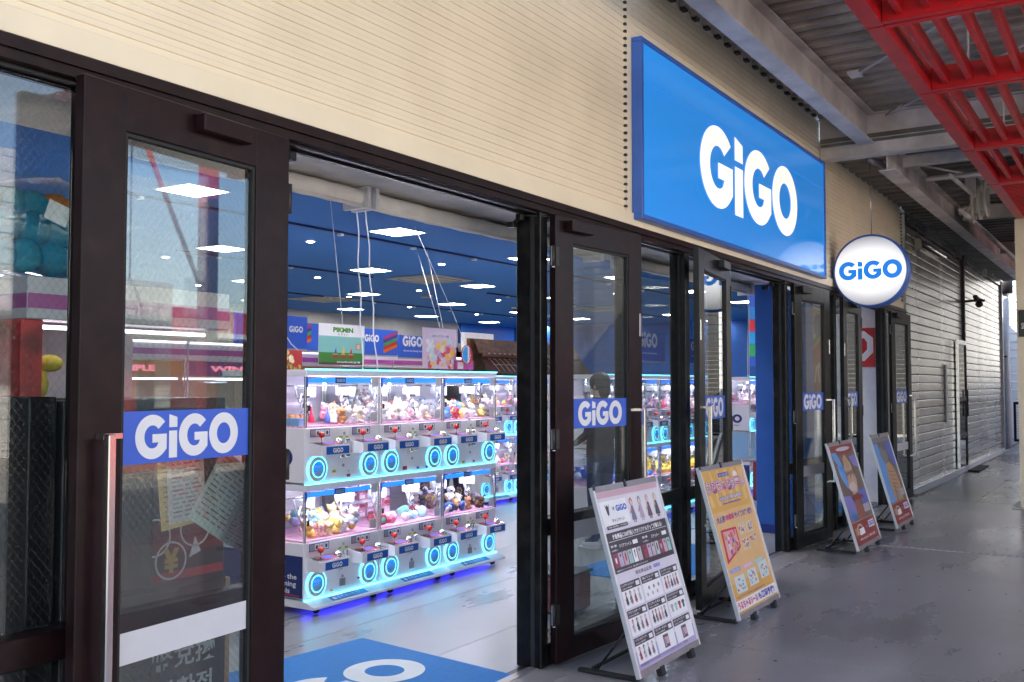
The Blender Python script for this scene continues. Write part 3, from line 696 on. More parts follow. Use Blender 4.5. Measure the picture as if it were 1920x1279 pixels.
# ================================================================ POSTER STANDS
framem = pm('satin_frame', (.90, .90, .92), .32, .55, var=.02)
def stand(x0, x1, label, art):
    W = x1 - x0; yb, yt, zt = 2.31, 2.595, 1.045
    t = thing('poster_stand', label, 'poster stand', (x0, yb, 0))
    v = Vector((0, yt - yb, zt - .045)); H_ = v.length; v.normalize()
    M = frame((0, 0, .045), (1, 0, 0), v)
    def slab(name, a0, a1, b0, b1, h0, h1, m): return MB().plate(M, a0, a1, b0, b1, m, h0, h1 - h0).build(name, t)
    slab('backing_board', .012, W - .012, .012, H_ - .012, -.012, -.001, greyp)
    slab('side_frame', 0, .020, 0, H_, -.016, .008, framem); slab('side_frame', W - .020, W, 0, H_, -.016, .008, framem)
    slab('end_frame', .0205, W - .0205, H_ - .034, H_, -.016, .0075, alumd); slab('end_frame', .0205, W - .0205, 0, .034, -.016, .0075, alumd)
    b = MB().plate(M, .020, W - .020, .034, H_ - .034, paper, -.001, .001)
    art(b, M, .024, W - .024, .036, H_ - .036); b.build('printed_poster', t)
    b = MB().plate(M, W * .45, W * .48, H_ - .03, H_ + .012, blackpl, .006, .008).plate(M, 0, .03, H_ - .02, H_ + .01, blackpl, .007, .002); b.build('clip', t)
    for a in (W * .30, W * .80): MB().plate(M, a, a + .045, -.045, .006, rubber, -.02, .035).build('foot', t)
    # rear leg
    for a in (W * .12, W * .86): MB().tube([(a, .10, .30), (a, .30, .03)], .007, blackpl, 6).box(a - .02, a + .02, .05, .42, .002, .022, rubber, .004).build('rear_leg', t)
    bx('rear_bar', t, W * .12, W * .86, .32, .34, .024, .036, rubber); return t
def fig(b, M, a, c, s, hair, body, h, q):
    """abstract illustrated figure: blobs of hair, face, dress"""
    b.disc(M, a, c + s * .82, s * .14, s * .17, hair, h, .0004, 12).disc(M, a + .004 * s, c + s * .78, s * .08, s * .10, flat(.8, .6, .52), h + .0005, .0004, 10)
    b.quad2(M, [(a - s * .08, c + s * .66), (a - s * .22, c + s * .12), (a + s * .20, c + s * .10), (a + s * .09, c + s * .66)], body, h, .0004)
    b.plate(M, a - s * .1, a - s * .03, c, c + s * .14, body, h, .0004).plate(M, a + s * .03, a + s * .1, c, c + s * .14, body, h, .0004)
    b.quad2(M, [(a - s * .1, c + s * .62), (a - s * .27, c + s * .40), (a - s * .22, c + s * .36), (a - s * .06, c + s * .52)], hair, h + .0003, .0004)
lil = flat(.72, .66, .76); dk = flat(.06, .045, .06); wh = flat(.88, .87, .90); pk = flat(.62, .40, .48); rd = flat(.35, .06, .09)
def art1(b, M, a0, a1, c0, c1):
    W, H = a1 - a0, c1 - c0; X = lambda f: a0 + W * f; Y = lambda f: c0 + H * f
    b.plate(M, a0, a1, c0, c1, lil, .0006, .0002)
    b.plate(M, a0, a1, Y(0), Y(.10), flat(.46, .40, .62), .001, .0002)
    b.plate(M, X(0), X(1), Y(.965), Y(1), pk, .001, .0002)
    b.plate(M, X(.42), X(1), Y(.775), Y(.955), flat(.76, .72, .78), .001, .0002)
    b.plate(M, X(.02), X(.43), Y(.80), Y(.945), wh, .0013, .0003)
    e = X(.12)
    b.quad2(M, [(e, Y(.925)), (e - .018, Y(.905)), (e - .012, Y(.872)), (e, Y(.856)), (e + .012, Y(.872)), (e + .018, Y(.905))], dk, .0018, .0003)
    b.quad2(M, [(e - .028, Y(.93)), (e - .01, Y(.905)), (e - .016, Y(.895))], dk, .0018, .0003).quad2(M, [(e + .028, Y(.93)), (e + .016, Y(.895)), (e + .01, Y(.905))], dk, .0018, .0003)
    b.shape(M, text2d('×', 0), X(.19), Y(.885), .03, .022, dk, .0018).shape(M, LOGO, X(.245), Y(.875), W * .17, .036, flat(.02, .10, .55), .0018)
    b.shape(M, text2d('キャンペーン'), X(.12), Y(.815), W * .25, .024, dk, .0018, keep=True)
    b.plate(M, X(.05), X(.37), Y(.782), Y(.803), dk, .002, .0003).shape(M, text2d('2026.4.20(金) ～ 5.31(日)'), X(.07), Y(.787), W * .28, .012, wh, .0028)
    hs = [flat(.55, .2, .22), flat(.35, .30, .36), flat(.62, .42, .5), flat(.66, .5, .42)]; bs = [flat(.1, .09, .12), flat(.2, .17, .28), flat(.5, .38, .52), flat(.16, .1, .12)]
    for k in range(4): fig(b, M, X(.50 + k * .135), Y(.785 - .0 * k), .15, hs[k], bs[(k + 1) % 4], .0016 + k * .0006, k)
    b.plate(M, a0, a1, Y(.535), Y(.765), dk, .0018, .0003).plate(M, X(.02), X(.98), Y(.713), Y(.716), wh, .0024, .0002)
    b.shape(M, text2d('対象景品に500円投入でオリジナルグッズが貰える!', .03), X(.09), Y(.722), W * .82, .030, wh, .0025)
    for ax, s1, s2 in ((0, 'クリアファイル', '4.20(金)～'), (.5, 'ステッカー', '5.1(金)～')):
        b.shape(M, text2d('第1弾' if ax == 0 else '第2弾'), X(.03 + ax), Y(.680), W * .09, .014, wh, .0025).shape(M, text2d(s2), X(.03 + ax), Y(.655), W * .10, .014, wh, .0025)
        b.shape(M, text2d(s1), X(.15 + ax), Y(.668), W * .20, .021, wh, .0025, keep=True).plate(M, X(.37 + ax), X(.45 + ax), Y(.668), Y(.692), wh, .0025, .0003)
    cs_ = [rd, flat(.5, .42, .6), pk, flat(.35, .6, .55), wh, flat(.6, .5, .55), rd, flat(.5, .42, .6), pk, flat(.45, .6, .6), rd, flat(.7, .4, .5), flat(.35, .65, .6)]
    for k in range(13):
        xa = .03 + k * .075 if k < 6 else .09 + k * .069; ww_ = .065 if k < 6 else .058
        b.plate(M, X(xa), X(xa + ww_), Y(.565), Y(.645), cs_[k], .0025, .0002).disc(M, X(xa + ww_ / 2), Y(.61), .010, .022, cs_[(k + 4) % 13], .003, .0003, 10).disc(M, X(xa + ww_ / 2), Y(.628), .007, .009, dk, .0034, .0003, 8)
    b.shape(M, text2d('※画像はイメージです。数に限りがございます'), X(.03), Y(.543), W * .5, .009, wh, .0025)
    b.shape(M, text2d('限定景品登場'), X(.30), Y(.496), W * .26, .022, flat(.16, .12, .18), .0012).shape(M, LOGO, X(.60), Y(.498), W * .11, .021, flat(.05, .1, .55), .0012)
    ttl = ['ビッグアクリルスタンド', '缶バッジ', 'ビッグクッション', 'アクリルボード', 'ミニぬいぐるみ', 'オリジナルTシャツ', 'ヘアピン&ステッカー', 'マフラータオル', 'ビジュアルブック']
    for r in range(3):
        for c in range(3):
            k = r * 3 + c; xa = .03 + c * .325; ya = .335 - r * .152
            b.plate(M, X(xa), X(xa + .30), Y(ya), Y(ya + .140), wh, .0012, .0003).plate(M, X(xa), X(xa + .30), Y(ya + .098), Y(ya + .140), dk, .0016, .0003)
            b.shape(M, text2d(ttl[k]), X(xa + .015), Y(ya + .120), W * .19, .014, wh, .0022, keep=False).shape(M, text2d('4.20(金)より順次登場'), X(xa + .015), Y(ya + .104), W * .15, .009, wh, .0022)
            b.plate(M, X(xa + .23), X(xa + .285), Y(ya + .106), Y(ya + .130), wh, .0022, .0003)
            n = (4, 6, 5, 4, 5, 4, 4, 1, 1)[k]
            for i in range(n):
                fx = X(xa + .05 + i * .20 / max(1, n - 1)) if n > 1 else X(xa + .15)
                if k in (7, 8): b.plate(M, fx - .035, fx + .035, Y(ya + .012), Y(ya + .086), flat(.12, .08, .1), .0018, .0003).plate(M, fx - .02, fx + .03, Y(ya + .03), Y(ya + .07), pk, .0022, .0003).plate(M, fx - .03, fx - .005, Y(ya + .02), Y(ya + .06), flat(.3, .25, .35), .0026, .0002)
                elif k in (1,): b.disc(M, fx, Y(ya + .03 + .035 * (i % 2)), .011, .011, (pk, flat(.3, .2, .24))[i % 2], .0018, .0003, 12)
                elif k == 5: b.quad2(M, [(fx - .012, Y(ya + .03)), (fx + .012, Y(ya + .03)), (fx + .012, Y(ya + .06)), (fx + .02, Y(ya + .055)), (fx + .016, Y(ya + .075)), (fx - .016, Y(ya + .075)), (fx - .02, Y(ya + .055)), (fx - .012, Y(ya + .06))], (wh, flat(.3, .6, .5), rd, dk)[i % 4] if i else flat(.45, .4, .45), .0018, .0003)
                else: fig(b, M, fx, Y(ya + .014), .075, (rd, dk, pk, flat(.45, .4, .5))[i % 4], (dk, flat(.2, .18, .22), rd, flat(.5, .45, .52))[(i + k) % 4], .0018, i)
    b.shape(M, text2d('開催期間 2026.4.20(金)～5.31(日) 全国のGiGOにて開催', .01), X(.04), Y(.012), W * .80, .016, flat(.2, .12, .25), .0014)
def art2(b, M, a0, a1, c0, c1):
    W, H = a1 - a0, c1 - c0; X = lambda f: a0 + W * f; Y = lambda f: c0 + H * f
    og = flat(.72, .40, .10); og2 = flat(.80, .52, .20); mg = flat(.62, .07, .25); bl = flat(.10, .09, .42); pl_ = flat(.78, .64, .52); ww_ = flat(.85, .82, .8)
    b.plate(M, a0, a1, c0, c1, og, .0006, .0002).plate(M, a0, a1, Y(.20), Y(.70), flat(.76, .48, .22), .001, .0002)
    for k in range(6): b.quad2(M, [(X(.05 + k * .16), Y(.74)), (X(.12 + k * .16), Y(.74)), (X(.02 + k * .19), Y(.99)), (X(-.0 + k * .17), Y(.99))], og2, .0012, .0002)
    b.plate(M, X(.36), X(.62), Y(.94), Y(.97), bl, .0016, .0003).shape(M, text2d('たくさん入荷!'), X(.38), Y(.945), W * .22, .018, ww_, .0024)
    b.disc(M, X(.77), Y(.925), .05, .04, ww_, .0014, .0003).shape(M, text2d('mini', .03), X(.71), Y(.905), W * .12, .028, mg, .002)
    b.shape(M, text2d('うるちゅるシール', .13), X(.02), Y(.825), W * .96, .10, bl, .0024).shape(M, text2d('うるちゅるシール', .085), X(.03), Y(.830), W * .94, .092, ww_, .0030).shape(M, text2d('うるちゅるシール', .02), X(.04), Y(.836), W * .92, .080, mg, .0036)
    b.shape(M, text2d('4/25(土)より順次登場予定', .09), X(.24), Y(.765), W * .56, .038, bl, .0024).shape(M, text2d('4/25(土)より順次登場予定', .02), X(.25), Y(.768), W * .54, .032, ww_, .003)
    b.plate(M, X(.3), X(.75), Y(.742), Y(.752), bl, .0016, .0002)
    b.shape(M, text2d('大人気', .04), X(.06), Y(.62), W * .20, .05, bl, .0016).shape(M, text2d('mini', .05), X(.28), Y(.63), W * .19, .045, mg, .0016).shape(M, text2d('サイズの第3弾!', .04), X(.49), Y(.625), W * .44, .045, bl, .0016)
    rd_ = flat(.62, .03, .05)
    b.quad2(M, [(X(.06), Y(.34)), (X(.44), Y(.42)), (X(.45), Y(.57)), (X(.09), Y(.575))], rd_, .0016, .0006).quad2(M, [(X(.10), Y(.365)), (X(.41), Y(.43)), (X(.42), Y(.555)), (X(.12), Y(.56))], flat(.75, .42, .45), .0026, .0003)
    q = random.Random(3)
    for k in range(26): b.disc(M, X(.13 + .27 * q.random()), Y(.40 + .14 * q.random()), .012 + .012 * q.random(), .012 + .01 * q.random(), flat(*[(.7, .1, .2), (.25, .12, .5), (.8, .7, .7), (.75, .3, .1)][k % 4]), .0032 + .0001 * k, .0002, 10)
    for xa, ya, w_, h_ in ((.50, .50, .16, .085), (.69, .50, .16, .08), (.50, .385, .17, .085), (.71, .43, .16, .05), (.10, .125, .24, .115), (.42, .135, .22, .115), (.72, .15, .22, .12)):
        b.plate(M, X(xa), X(xa + w_), Y(ya), Y(ya + h_), flat(.74, .60, .42) if ya > .3 else flat(.62, .72, .72), .0016, .0003)
        for k in range(14): b.disc(M, X(xa + w_ * (.1 + .8 * q.random())), Y(ya + h_ * (.12 + .76 * q.random())), .008 + .006 * q.random(), .008, flat(*[(.6, .05, .08), (.1, .1, .5), (.75, .5, .1), (.15, .45, .5), (.5, .2, .5)][k % 5]), .002 + .0001 * k, .0002, 8)
    for xa, c in ((.06, (.35, .35, .75)), (.36, (.75, .45, .65)), (.66, (.35, .65, .65))):
        b.plate(M, X(xa), X(xa + .24), Y(.272), Y(.298), flat(*c), .0016, .0003).shape(M, text2d('ぷっくり'), X(xa + .04), Y(.276), W * .15, .018, ww_, .0022)
    b.shape(M, text2d('※仕様・デザインは変更になる場合があります'), X(.05), Y(.098), W * .7, .010, bl, .0016)
    b.plate(M, a0, a1, Y(.012), Y(.085), ww_, .0016, .0003)
    b.shape(M, text2d('うるちゅるシール', .05), X(.03), Y(.020), W * .48, .052, mg, .0022).shape(M, text2d('も登場予定!', .05), X(.53), Y(.022), W * .42, .052, bl, .0022)
def art34(v):
    def f(b, M, a0, a1, c0, c1):
        W, H = a1 - a0, c1 - c0; X = lambda f: a0 + W * f; Y = lambda f: c0 + H * f
        r_ = flat(.26, .03, .035); q = random.Random(11 + v)
        b.plate(M, a0, a1, c0, c1, flat(.16, .11, .10), .0006, .0002)
        b.plate(M, a0, a1, Y(0), Y(.225), r_, .001, .0002).plate(M, a0, a1, Y(.94 if v else .95), Y(1), r_ if not v else flat(.2, .2, .24), .001, .0002)
        bl = flat(.12, .33, .72); bl2 = flat(.10, .13, .50); sk = flat(.55, .36, .26); tan_ = flat(.48, .30, .17); pu = flat(.22, .20, .55)
        if not v:
            b.disc(M, X(.55), Y(.94), W * .42, .045, r_, .0013, .0003, 24).disc(M, X(.55), Y(.955), W * .3, .02, flat(.5, .5, .6), .0018, .0002)
            for pts, c in (([(.02, .93), (.22, .93), (.35, .78), (.30, .72), (.08, .86)], bl), ([(.12, .80), (.38, .78), (.50, .60), (.30, .55), (.14, .68)], bl), ([(.68, .86), (.95, .88), (.98, .74), (.80, .76)], pu),
                           ([(.02, .50), (.30, .48), (.48, .30), (.40, .24), (.06, .24)], pu), ([(.10, .36), (.36, .30), (.40, .24), (.12, .24)], bl), ([(.62, .5), (.95, .52), (.98, .34), (.72, .36)], bl2)):
                b.quad2(M, [(X(x), Y(y)) for x, y in pts], c, .0014, .0003)
            b.quad2(M, [(X(x), Y(y)) for x, y in [(.42, .86), (.52, .90), (.66, .80), (.74, .62), (.66, .50), (.44, .48), (.34, .60), (.38, .74)]], sk, .002, .0004)
            b.disc(M, X(.50), Y(.56), W * .16, .045, flat(.62, .50, .48), .0026, .0003).disc(M, X(.52), Y(.80), W * .10, .06, tan_, .0026, .0003)
            b.quad2(M, [(X(x), Y(y)) for x, y in [(.40, .48), (.78, .46), (.82, .42), (.36, .43)]], r_, .0026, .0003)
            for k in range(7): b.quad2(M, [(X(.36 + k * .05), Y(.62 + .03 * (k % 3))), (X(.40 + k * .05), Y(.70)), (X(.38 + k * .05), Y(.74))], dk, .003 + k * .0001, .0002)
            b.quad2(M, [(X(x), Y(y)) for x, y in [(.40, .42), (.62, .42), (.66, .24), (.34, .24)]], flat(.3, .1, .07), .002, .0003)
        else:
            b.quad2(M, [(X(x), Y(y)) for x, y in [(0, .93), (.24, .93), (.46, .55), (.40, .24), (0, .24)]], bl, .0014, .0003)
            b.quad2(M, [(X(x), Y(y)) for x, y in [(.60, .93), (1, .93), (1, .62), (.80, .66)]], bl2, .0014, .0003)
            b.disc(M, X(.45), Y(.80), W * .20, .10, flat(.20, .21, .22), .002, .0003).disc(M, X(.55), Y(.88), W * .15, .04, flat(.12, .13, .15), .0024, .0003)
            b.quad2(M, [(X(x), Y(y)) for x, y in [(.38, .68), (.60, .70), (.78, .60), (.86, .44), (.80, .24), (.34, .24), (.30, .46)]], tan_, .002, .0004)
            for k in range(6): b.quad2(M, [(X(.40), Y(.60 - k * .045)), (X(.72), Y(.57 - k * .05)), (X(.72), Y(.563 - k * .05)), (X(.40), Y(.592 - k * .045))], flat(.14, .08, .05), .0026, .0002)
            b.quad2(M, [(X(.48), Y(.45)), (X(.56), Y(.45)), (X(.52), Y(.24)), (X(.44), Y(.24))], flat(.2, .2, .22), .0026, .0002)
        b.plate(M, X(.68), X(.94), Y(.28), Y(.36), flat(.45, .40, .46), .003, .0003)
        b.plate(M, X(0), X(1), Y(.225), Y(.229), flat(.6, .5, .4), .0016, .0002)
        b.plate(M, X(.68), X(.93), Y(.12), Y(.19), wh, .0016, .0003).shape(M, LOGO, X(.70), Y(.132), W * .21, .046, decB, .0022)
        b.disc(M, X(.30), Y(.14), W * .13, .055, flat(.6, .5, .42), .0016, .0003).disc(M, X(.30), Y(.14), W * .09, .038, r_, .002, .0003).plate(M, X(.25), X(.45), Y(.09), Y(.15), wh, .0024, .0003)
        b.shape(M, text2d('10', .06), X(.08), Y(.09), W * .11, .08, flat(.6, .42, .2), .0024).shape(M, text2d('×', 0), X(.56), Y(.13), .025, .025, wh, .002)
        b.shape(M, text2d('2026.4.4(土)より順次登場'), X(.18), Y(.035), W * .66, .028, wh, .0018)
    return f
stand(4.85, 5.70, 'nearest poster stand, lilac and black campaign poster with a grid of nine cards', art1)
stand(6.39, 7.25, 'poster stand with a yellow orange sticker poster', art2)
stand(9.62, 10.56, 'poster stand with dark red foot and blue brown artwork, nearer of the two red ones', art34(0))
stand(11.36, 12.26, 'farthest poster stand, tan and blue artwork over a dark red foot', art34(1))

# ================================================================ MATS
mt = thing('door_mat', 'bright blue entrance mat with white GiGO lettering in the first opening', 'mat', (4.83, 4.23, 0), R(-7)); 
MB().box(-1.9, 0, -1.28, 0, -.003, .006, mat_rug).build('mat_pile', mt)
MB().shape(frame((-1.72, -.86, .0062), (1, 0, 0), (0, 1, 0)), LOGO, 0, 0, 1.55, .44, mat_rugw, .0).build('lettering', mt)
mt2 = thing('door_mat', 'bright blue mat seen through the lilac stand door glass', 'mat', (8.2, 3.7, 0), R(-3)); MB().box(-.75, 1.2, -.55, .5, -.003, .006, mat_rug).build('mat_pile', mt2)
mt3 = thing('door_mat', 'bright blue mat in the far third opening', 'mat', (13.1, 3.6, 0), R(0)); MB().box(-.6, .7, -.5, .55, -.003, .006, mat_rug).build('mat_pile', mt3)

# ================================================================ CLAW MACHINES
MW, MD = .81, .86
def make_machine(label, group):
    t = thing('claw_machine', label, 'claw machine', (0, 0, 0), 0, group)
    for tier, tb in ((0, .095), (1, .905)):
        th = .81 if tier == 0 else .815
        b = MB().box(.002, MW - .002, 0, MD, tb + .012, tb + .40, whiteM, .004)
        b.box(.002, MW - .002, -.012, MD, tb + th - .045, tb + th, whiteM, .003)
        b.box(.45, .52, .62, .66, tb + .40, tb + th - .045, white)
        b.box(.004, MW - .004, .60, .62, tb + .40, tb + th - .045, pm('cell_back', (.55, .55, .58), .6))
        b.build('cabinet', t)
        bx('cell_floor', t, .02, MW - .02, .01, .60, tb + .401, tb + .412, pinkf)
        for x in (.004, MW - .022):
            for y in (-.004, .58): bx('corner_post', t, x, x + .018, y, y + .018, tb + .402, tb + th - .047, alum, .002)
        bx('front_pane', t, .024, MW - .024, .001, .005, tb + .412, tb + .72, acr)
        if True:
            bx('side_pane', t, .004, .008, .018, .578, tb + .412, tb + th - .05, acr); bx('side_pane', t, MW - .008, MW - .004, .018, .578, tb + .412, tb + th - .05, acr)
        lb = MB().box(.026, .70, -.010, -.0045, tb + .722, tb + .756, bluelit).box(.004, .022, -.010, -.005, tb + .69, tb + .762, nameB).box(MW - .05, MW - .03, -.010, -.005, tb + .70, tb + .762, nameB)
        lo = lb.build('light_band', t)
        b = MB().plate(frame((.30, -.0105, tb + .718)), 0, .11, 0, .042, navy, 0, .002).shape(frame((.30, -.0125, tb + .72)), LOGO, .01, .006, .09, .026, textB, .001); b.build('lettering', lo)
        b = MB().box(.03, .05, -.0125, -.0105, tb + .748, tb + .762, flat(.6, .12, .03)).shape(frame((.055, -.0125, tb + .750)), text2d('1PLAY ¥100'), 0, 0, .07, .009, greyp, .0005); b.build('price_label', t)
        bx('cell_light', t, .06, MW - .06, .03, .05, tb + .728, tb + .742, cellW)
        bx('led_strip', t, .0, MW, -.016, -.001, tb + .002, tb + .008, cyan)
        if tier: bx('led_strip', t, 0, MW, -.018, .0, tb + th + .0005, tb + th + .007, cyan)
        b = MB().box(.70, .77, -.004, .0005, tb + .425, tb + .495, pm('card_grey', (.50, .49, .54), .5)).box(.70, .775, -.012, -.0105, tb + .695, tb + .765, MATS['card_grey'])
        b.box(.03, .055, -.003, .0005, tb + .52, tb + .56, blackpl, .002); b.build('price_card', t)
        # shelf in the cell
        b = MB().box(.05, .42, .40, .595, tb + .56, tb + .568, acr).box(.05, .42, .395, .40, tb + .555, tb + .575, white); b.build('shelf', t)
        for i, cx in enumerate((.17, .60)):
            zc = tb + .60
            c = MB().box(cx - .035, cx + .035, .13, .24, zc + .025, zc + .085, white, .006).box(cx + .04, cx + .11, .16, .24, zc + .01, zc + .09, greyp, .004)
            c.tube([(.03, .2, zc + .10), (MW - .03, .2, zc + .10)], .006, chrome, 6)
            c = c.build('claw_carriage', t)
            k_ = MB(); pts = [(cx + .0 + .035 * math.cos(a) * (1 + .1 * a / 6), .17, zc - .04 + .04 * math.sin(a)) for a in [q * .6 for q in range(16)]]
            k_.tube(pts, .007, pm('coil_grey', (.5, .5, .5), .5), 6)
            k_.tube([(cx - .05, .15, zc + .04), (cx - .10, .12, zc - .02), (cx - .14, .1, zc + .01), (cx - .17, .1, zc + .10)], .006, white, 6)
            k_.build('cable_coil', c)
            a_ = MB().lathe((cx + .02, .18, zc - .075), [(.02, 0), (.024, .03), (.012, .07)], chrome, 10)
            for s in (-1, 1, 0):
                a_.tube([(cx + .02 + s * .015, .18, zc - .07), (cx + .02 + s * .045, .18 - .03 * (s == 0), zc - .10), (cx + .02 + s * .025, .18 - .04 * (s == 0), zc - .145)], .0055, chrome if s else blackpl, 6)
            a_.build('claw', c)
        for i, x0 in enumerate((.035, .475)):
            x1 = x0 + .30
            # instruction strip
            b = MB().plate(frame((x0 + .02, -.001, tb + .335)), 0, .20, 0, .055, nameB, 0, .002)
            for q in range(4): b.plate(frame((x0 + .025 + q * .048, -.003, tb + .340)), 0, .044, 0, .045, decW if q else greyp, 0, .001).disc(frame((x0 + .025 + q * .048, -.004, tb + .340)), .022, .022, .012, .015, dk if q % 2 else greyp, 0, .0008, 8)
            b.build('instruction_strip', t)
            # console
            zt_, zb_ = tb + .278, tb + .200
            v = [(x0, 0, zb_), (x1, 0, zb_), (x0, -.13, zb_ + .006), (x1, -.13, zb_ + .006), (x0, 0, zt_ + .02), (x1, 0, zt_ + .02), (x0, -.13, zt_), (x1, -.13, zt_)]
            c = MB().add(v, [(0, 2, 3, 1), (4, 5, 7, 6), (2, 6, 7, 3), (0, 4, 6, 2), (1, 3, 7, 5)], whiteM).build('console', t)
            Mt = frame((x0, -.13, zt_ + .001), (1, 0, 0), (0, .13, .02))
            b = MB().plate(Mt, .004, .296, .004, .126, alum, 0, .002).plate(Mt, .05, .21, .02, .11, flat(.55, .03, .03), .002, .001).plate(Mt, .09, .19, .035, .095, flat(.10, .14, .62), .003, .001).plate(Mt, .015, .075, .03, .1, blackpl, .002, .0015); b.build('control_plate', c)
            b = MB().tube([(x0 + .06, -.075, zt_), (x0 + .06, -.075, zt_ + .06)], .005, chrome, 6).ball((x0 + .06, -.075, zt_ + .075), .0225, redball); b.build('joystick', c)
            b = MB().lathe((x0 + .235, -.07, zt_ + .005), [(.036, 0), (.034, .018), (.022, .034), (.006, .04)], chrome, 14); b.build('push_button', c)
            Mn = frame((x0 + .05, -.131, zb_ + .014)); b = MB().plate(Mn, 0, .235, 0, .055, nameB, 0, .002).shape(Mn, LOGO, .065, .010, .105, .034, decW, .0025); b.build('name_plate', c)
            # prize door
            cx = x0 + .10 if i == 0 else x0 + .225; cz = tb + .105
            cx = .125 if i == 0 else .685
            n = 28; v = []; 
            for r0, h in ((.098, 0), (.098, -.010), (.088, -.010), (.088, 0)):
                for q in range(n): v.append((cx + r0 * math.cos(2 * math.pi * q / n), h, cz + r0 * math.sin(2 * math.pi * q / n)))
            g_ = MB().add(v, [(k2 * n + q, k2 * n + (q + 1) % n, (k2 + 1) * n + (q + 1) % n, (k2 + 1) * n + q) for k2 in range(3) for q in range(n)], cyanS)
            dd = MB().lathe((cx, -.0, cz), [(.088, 0), (.088, -.014), (.062, -.016), (.060, -.008)], pm('ring_grey', (.55, .54, .58), .35), 28, 'y').build('prize_door', t)
            g_.build('glow_ring', dd)
            v = []
            for r0, h in ((.062, -.017), (.055, -.018)):
                for q in range(n): v.append((cx + r0 * math.cos(2 * math.pi * q / n), h, cz + r0 * math.sin(2 * math.pi * q / n)))
            MB().add(v, [(q, (q + 1) % n, n + (q + 1) % n, n + q) for q in range(n)], cyanS).build('inner_ring', dd)
            Mf = frame((cx, -.0165, cz)); f_ = MB().disc(Mf, 0, 0, .055, .055, flapB, -.004, .003, 24)
            f_.quad2(Mf, [(-.05, -.02), (-.01, -.012), (.05, .008), (.045, -.03), (.02, -.05), (-.02, -.05), (-.043, -.034)], flat(.25, .45, .75), 0, .0008)
            f_.shape(Mf, text2d('PRIZE', .03), -.038, .010, .072, .018, textB, .001).shape(Mf, text2d('OUT', .03), -.024, -.014, .046, .019, textB, .001); f_.build('flap', dd)
        # coin panel between the consoles
        b = MB().box(.345, .465, -.004, -.0005, tb + .15, tb + .385, whiteM, .001)
        b.box(.355, .385, -.02, -.0045, tb + .17, tb + .235, alum, .003).box(.40, .455, -.022, -.0045, tb + .175, tb + .31, alum, .003).box(.425, .43, -.024, -.0225, tb + .23, tb + .30, blackpl)
        b.plate(frame((.35, -.0045, tb + .315)), 0, .035, 0, .016, flat(.45, .5, .05), 0, .001).plate(frame((.42, -.0045, tb + .315)), 0, .035, 0, .016, flat(.45, .5, .05), 0, .001)
        b.disc(frame((.405, -.0045, tb + .35)), 0, 0, .011, .011, greyp, 0, .004, 12); b.build('coin_panel', t)
        b = MB().disc(frame((.40, -.0005, tb + .115)), 0, 0, .011, .011, greyp, 0, .005, 12)
        if tier == 0: b.box(.37, .43, -.006, -.0005, tb + .045, tb + .10, alumd, .002)
        b.build('cabinet_lock', t)
    # skirt with sign, casters, under glow
    v = [(.0, -.012, .094), (MW, -.012, .094), (0, -.10, .062), (MW, -.10, .062), (0, -.10, .045), (MW, -.10, .045), (0, .86, .045), (MW, .86, .045), (0, .86, .094), (MW, .86, .094)]
    MB().add(v, [(0, 2, 3, 1), (2, 4, 5, 3), (4, 6, 7, 5), (6, 8, 9, 7), (0, 1, 9, 8), (0, 8, 6, 4, 2), (1, 3, 5, 7, 9)], whiteM).build('skirt', t)
    Mk = frame((.2, -.1, .0625), (1, 0, 0), (0, .088, .032)); MB().plate(Mk, .02, .40, .02, .075, flat(.03, .22, .65), .0, .0015).disc(Mk, .06, .047, .018, .018, decW, .0016, .001, 14).shape(Mk, text2d('のぞみいれて!', .02), .09, .032, .24, .034, flat(.5, .7, .9), .002).build('skirt_sign', t)
    bx('under_light', t, .05, MW - .05, .05, .07, .034, .044, blueUV)
    for x, y in ((.10, -.03), (MW - .10, -.03), (.10, .76), (MW - .10, .76)):
        c = MB().tube([(x - .012, y, .022), (x + .012, y, .022)], .0215, rubber, 14).box(x - .016, x + .016, y - .018, y + .018, .038, .0455, blackpl)
        c.box(x - .018, x - .0145, y - .014, y + .014, .016, .04, blackpl).box(x + .0145, x + .018, y - .014, y + .014, .016, .04, blackpl)
        c.tube([(x - .0125, y, .022), (x - .0128, y, .022)], .008, alum, 8); c.build('caster', t)
    return t
rows = []
proto = make_machine('x', 'x')
used = [False]
def place(x, y, label, group, rz=0):
    o = proto if not used[0] else copy_tree(proto)
    used[0] = True; o.location = (x, y, 0); o.rotation_euler = (0, 0, rz); tag(o, label, 'claw machine', group); return o
g1 = 'two tier claw machines facing the first opening'
m1 = [place(5.08, 5.0, 'nearest white two-tier claw machine, pastel balls in its lower window', g1), place(5.892, 5.0, 'middle claw machine of the front three, pink boxes on its lower shelf', g1), place(6.704, 5.0, 'end claw machine of the front three, darker plush toys in its lower window', g1)]
g2 = 'claw machines seen through the middle panes'
nm = ['claw machine behind the maroon door and the standing shopper', 'claw machine with a heap of blue toys low down', 'claw machine with a heap of yellow toys low down', 'last claw machine of the middle row']
m2 = [place(9.50 + i * .812, 5.0, nm[i], g2) for i in range(4)]
g3 = 'claw machines deeper in the second opening'
nm = ['claw machine with logo side panel in the second opening', 'claw machine just past the logo panel one', 'claw machine farther along beyond the blue pillar', 'farthest claw machine of the row beyond the blue pillar']
m3 = [place(14.35 + i * .812, 5.0, nm[i], g3) for i in range(4)]
g4 = 'claw machines in the second row'
nm = ['first', 'second', 'third', 'fourth', 'fifth', 'sixth']
m4 = [place(10.9 + i * .812, 7.5, 'second row claw machine, %s from the gap beside the black door post' % nm[i], g4) for i in range(6)]
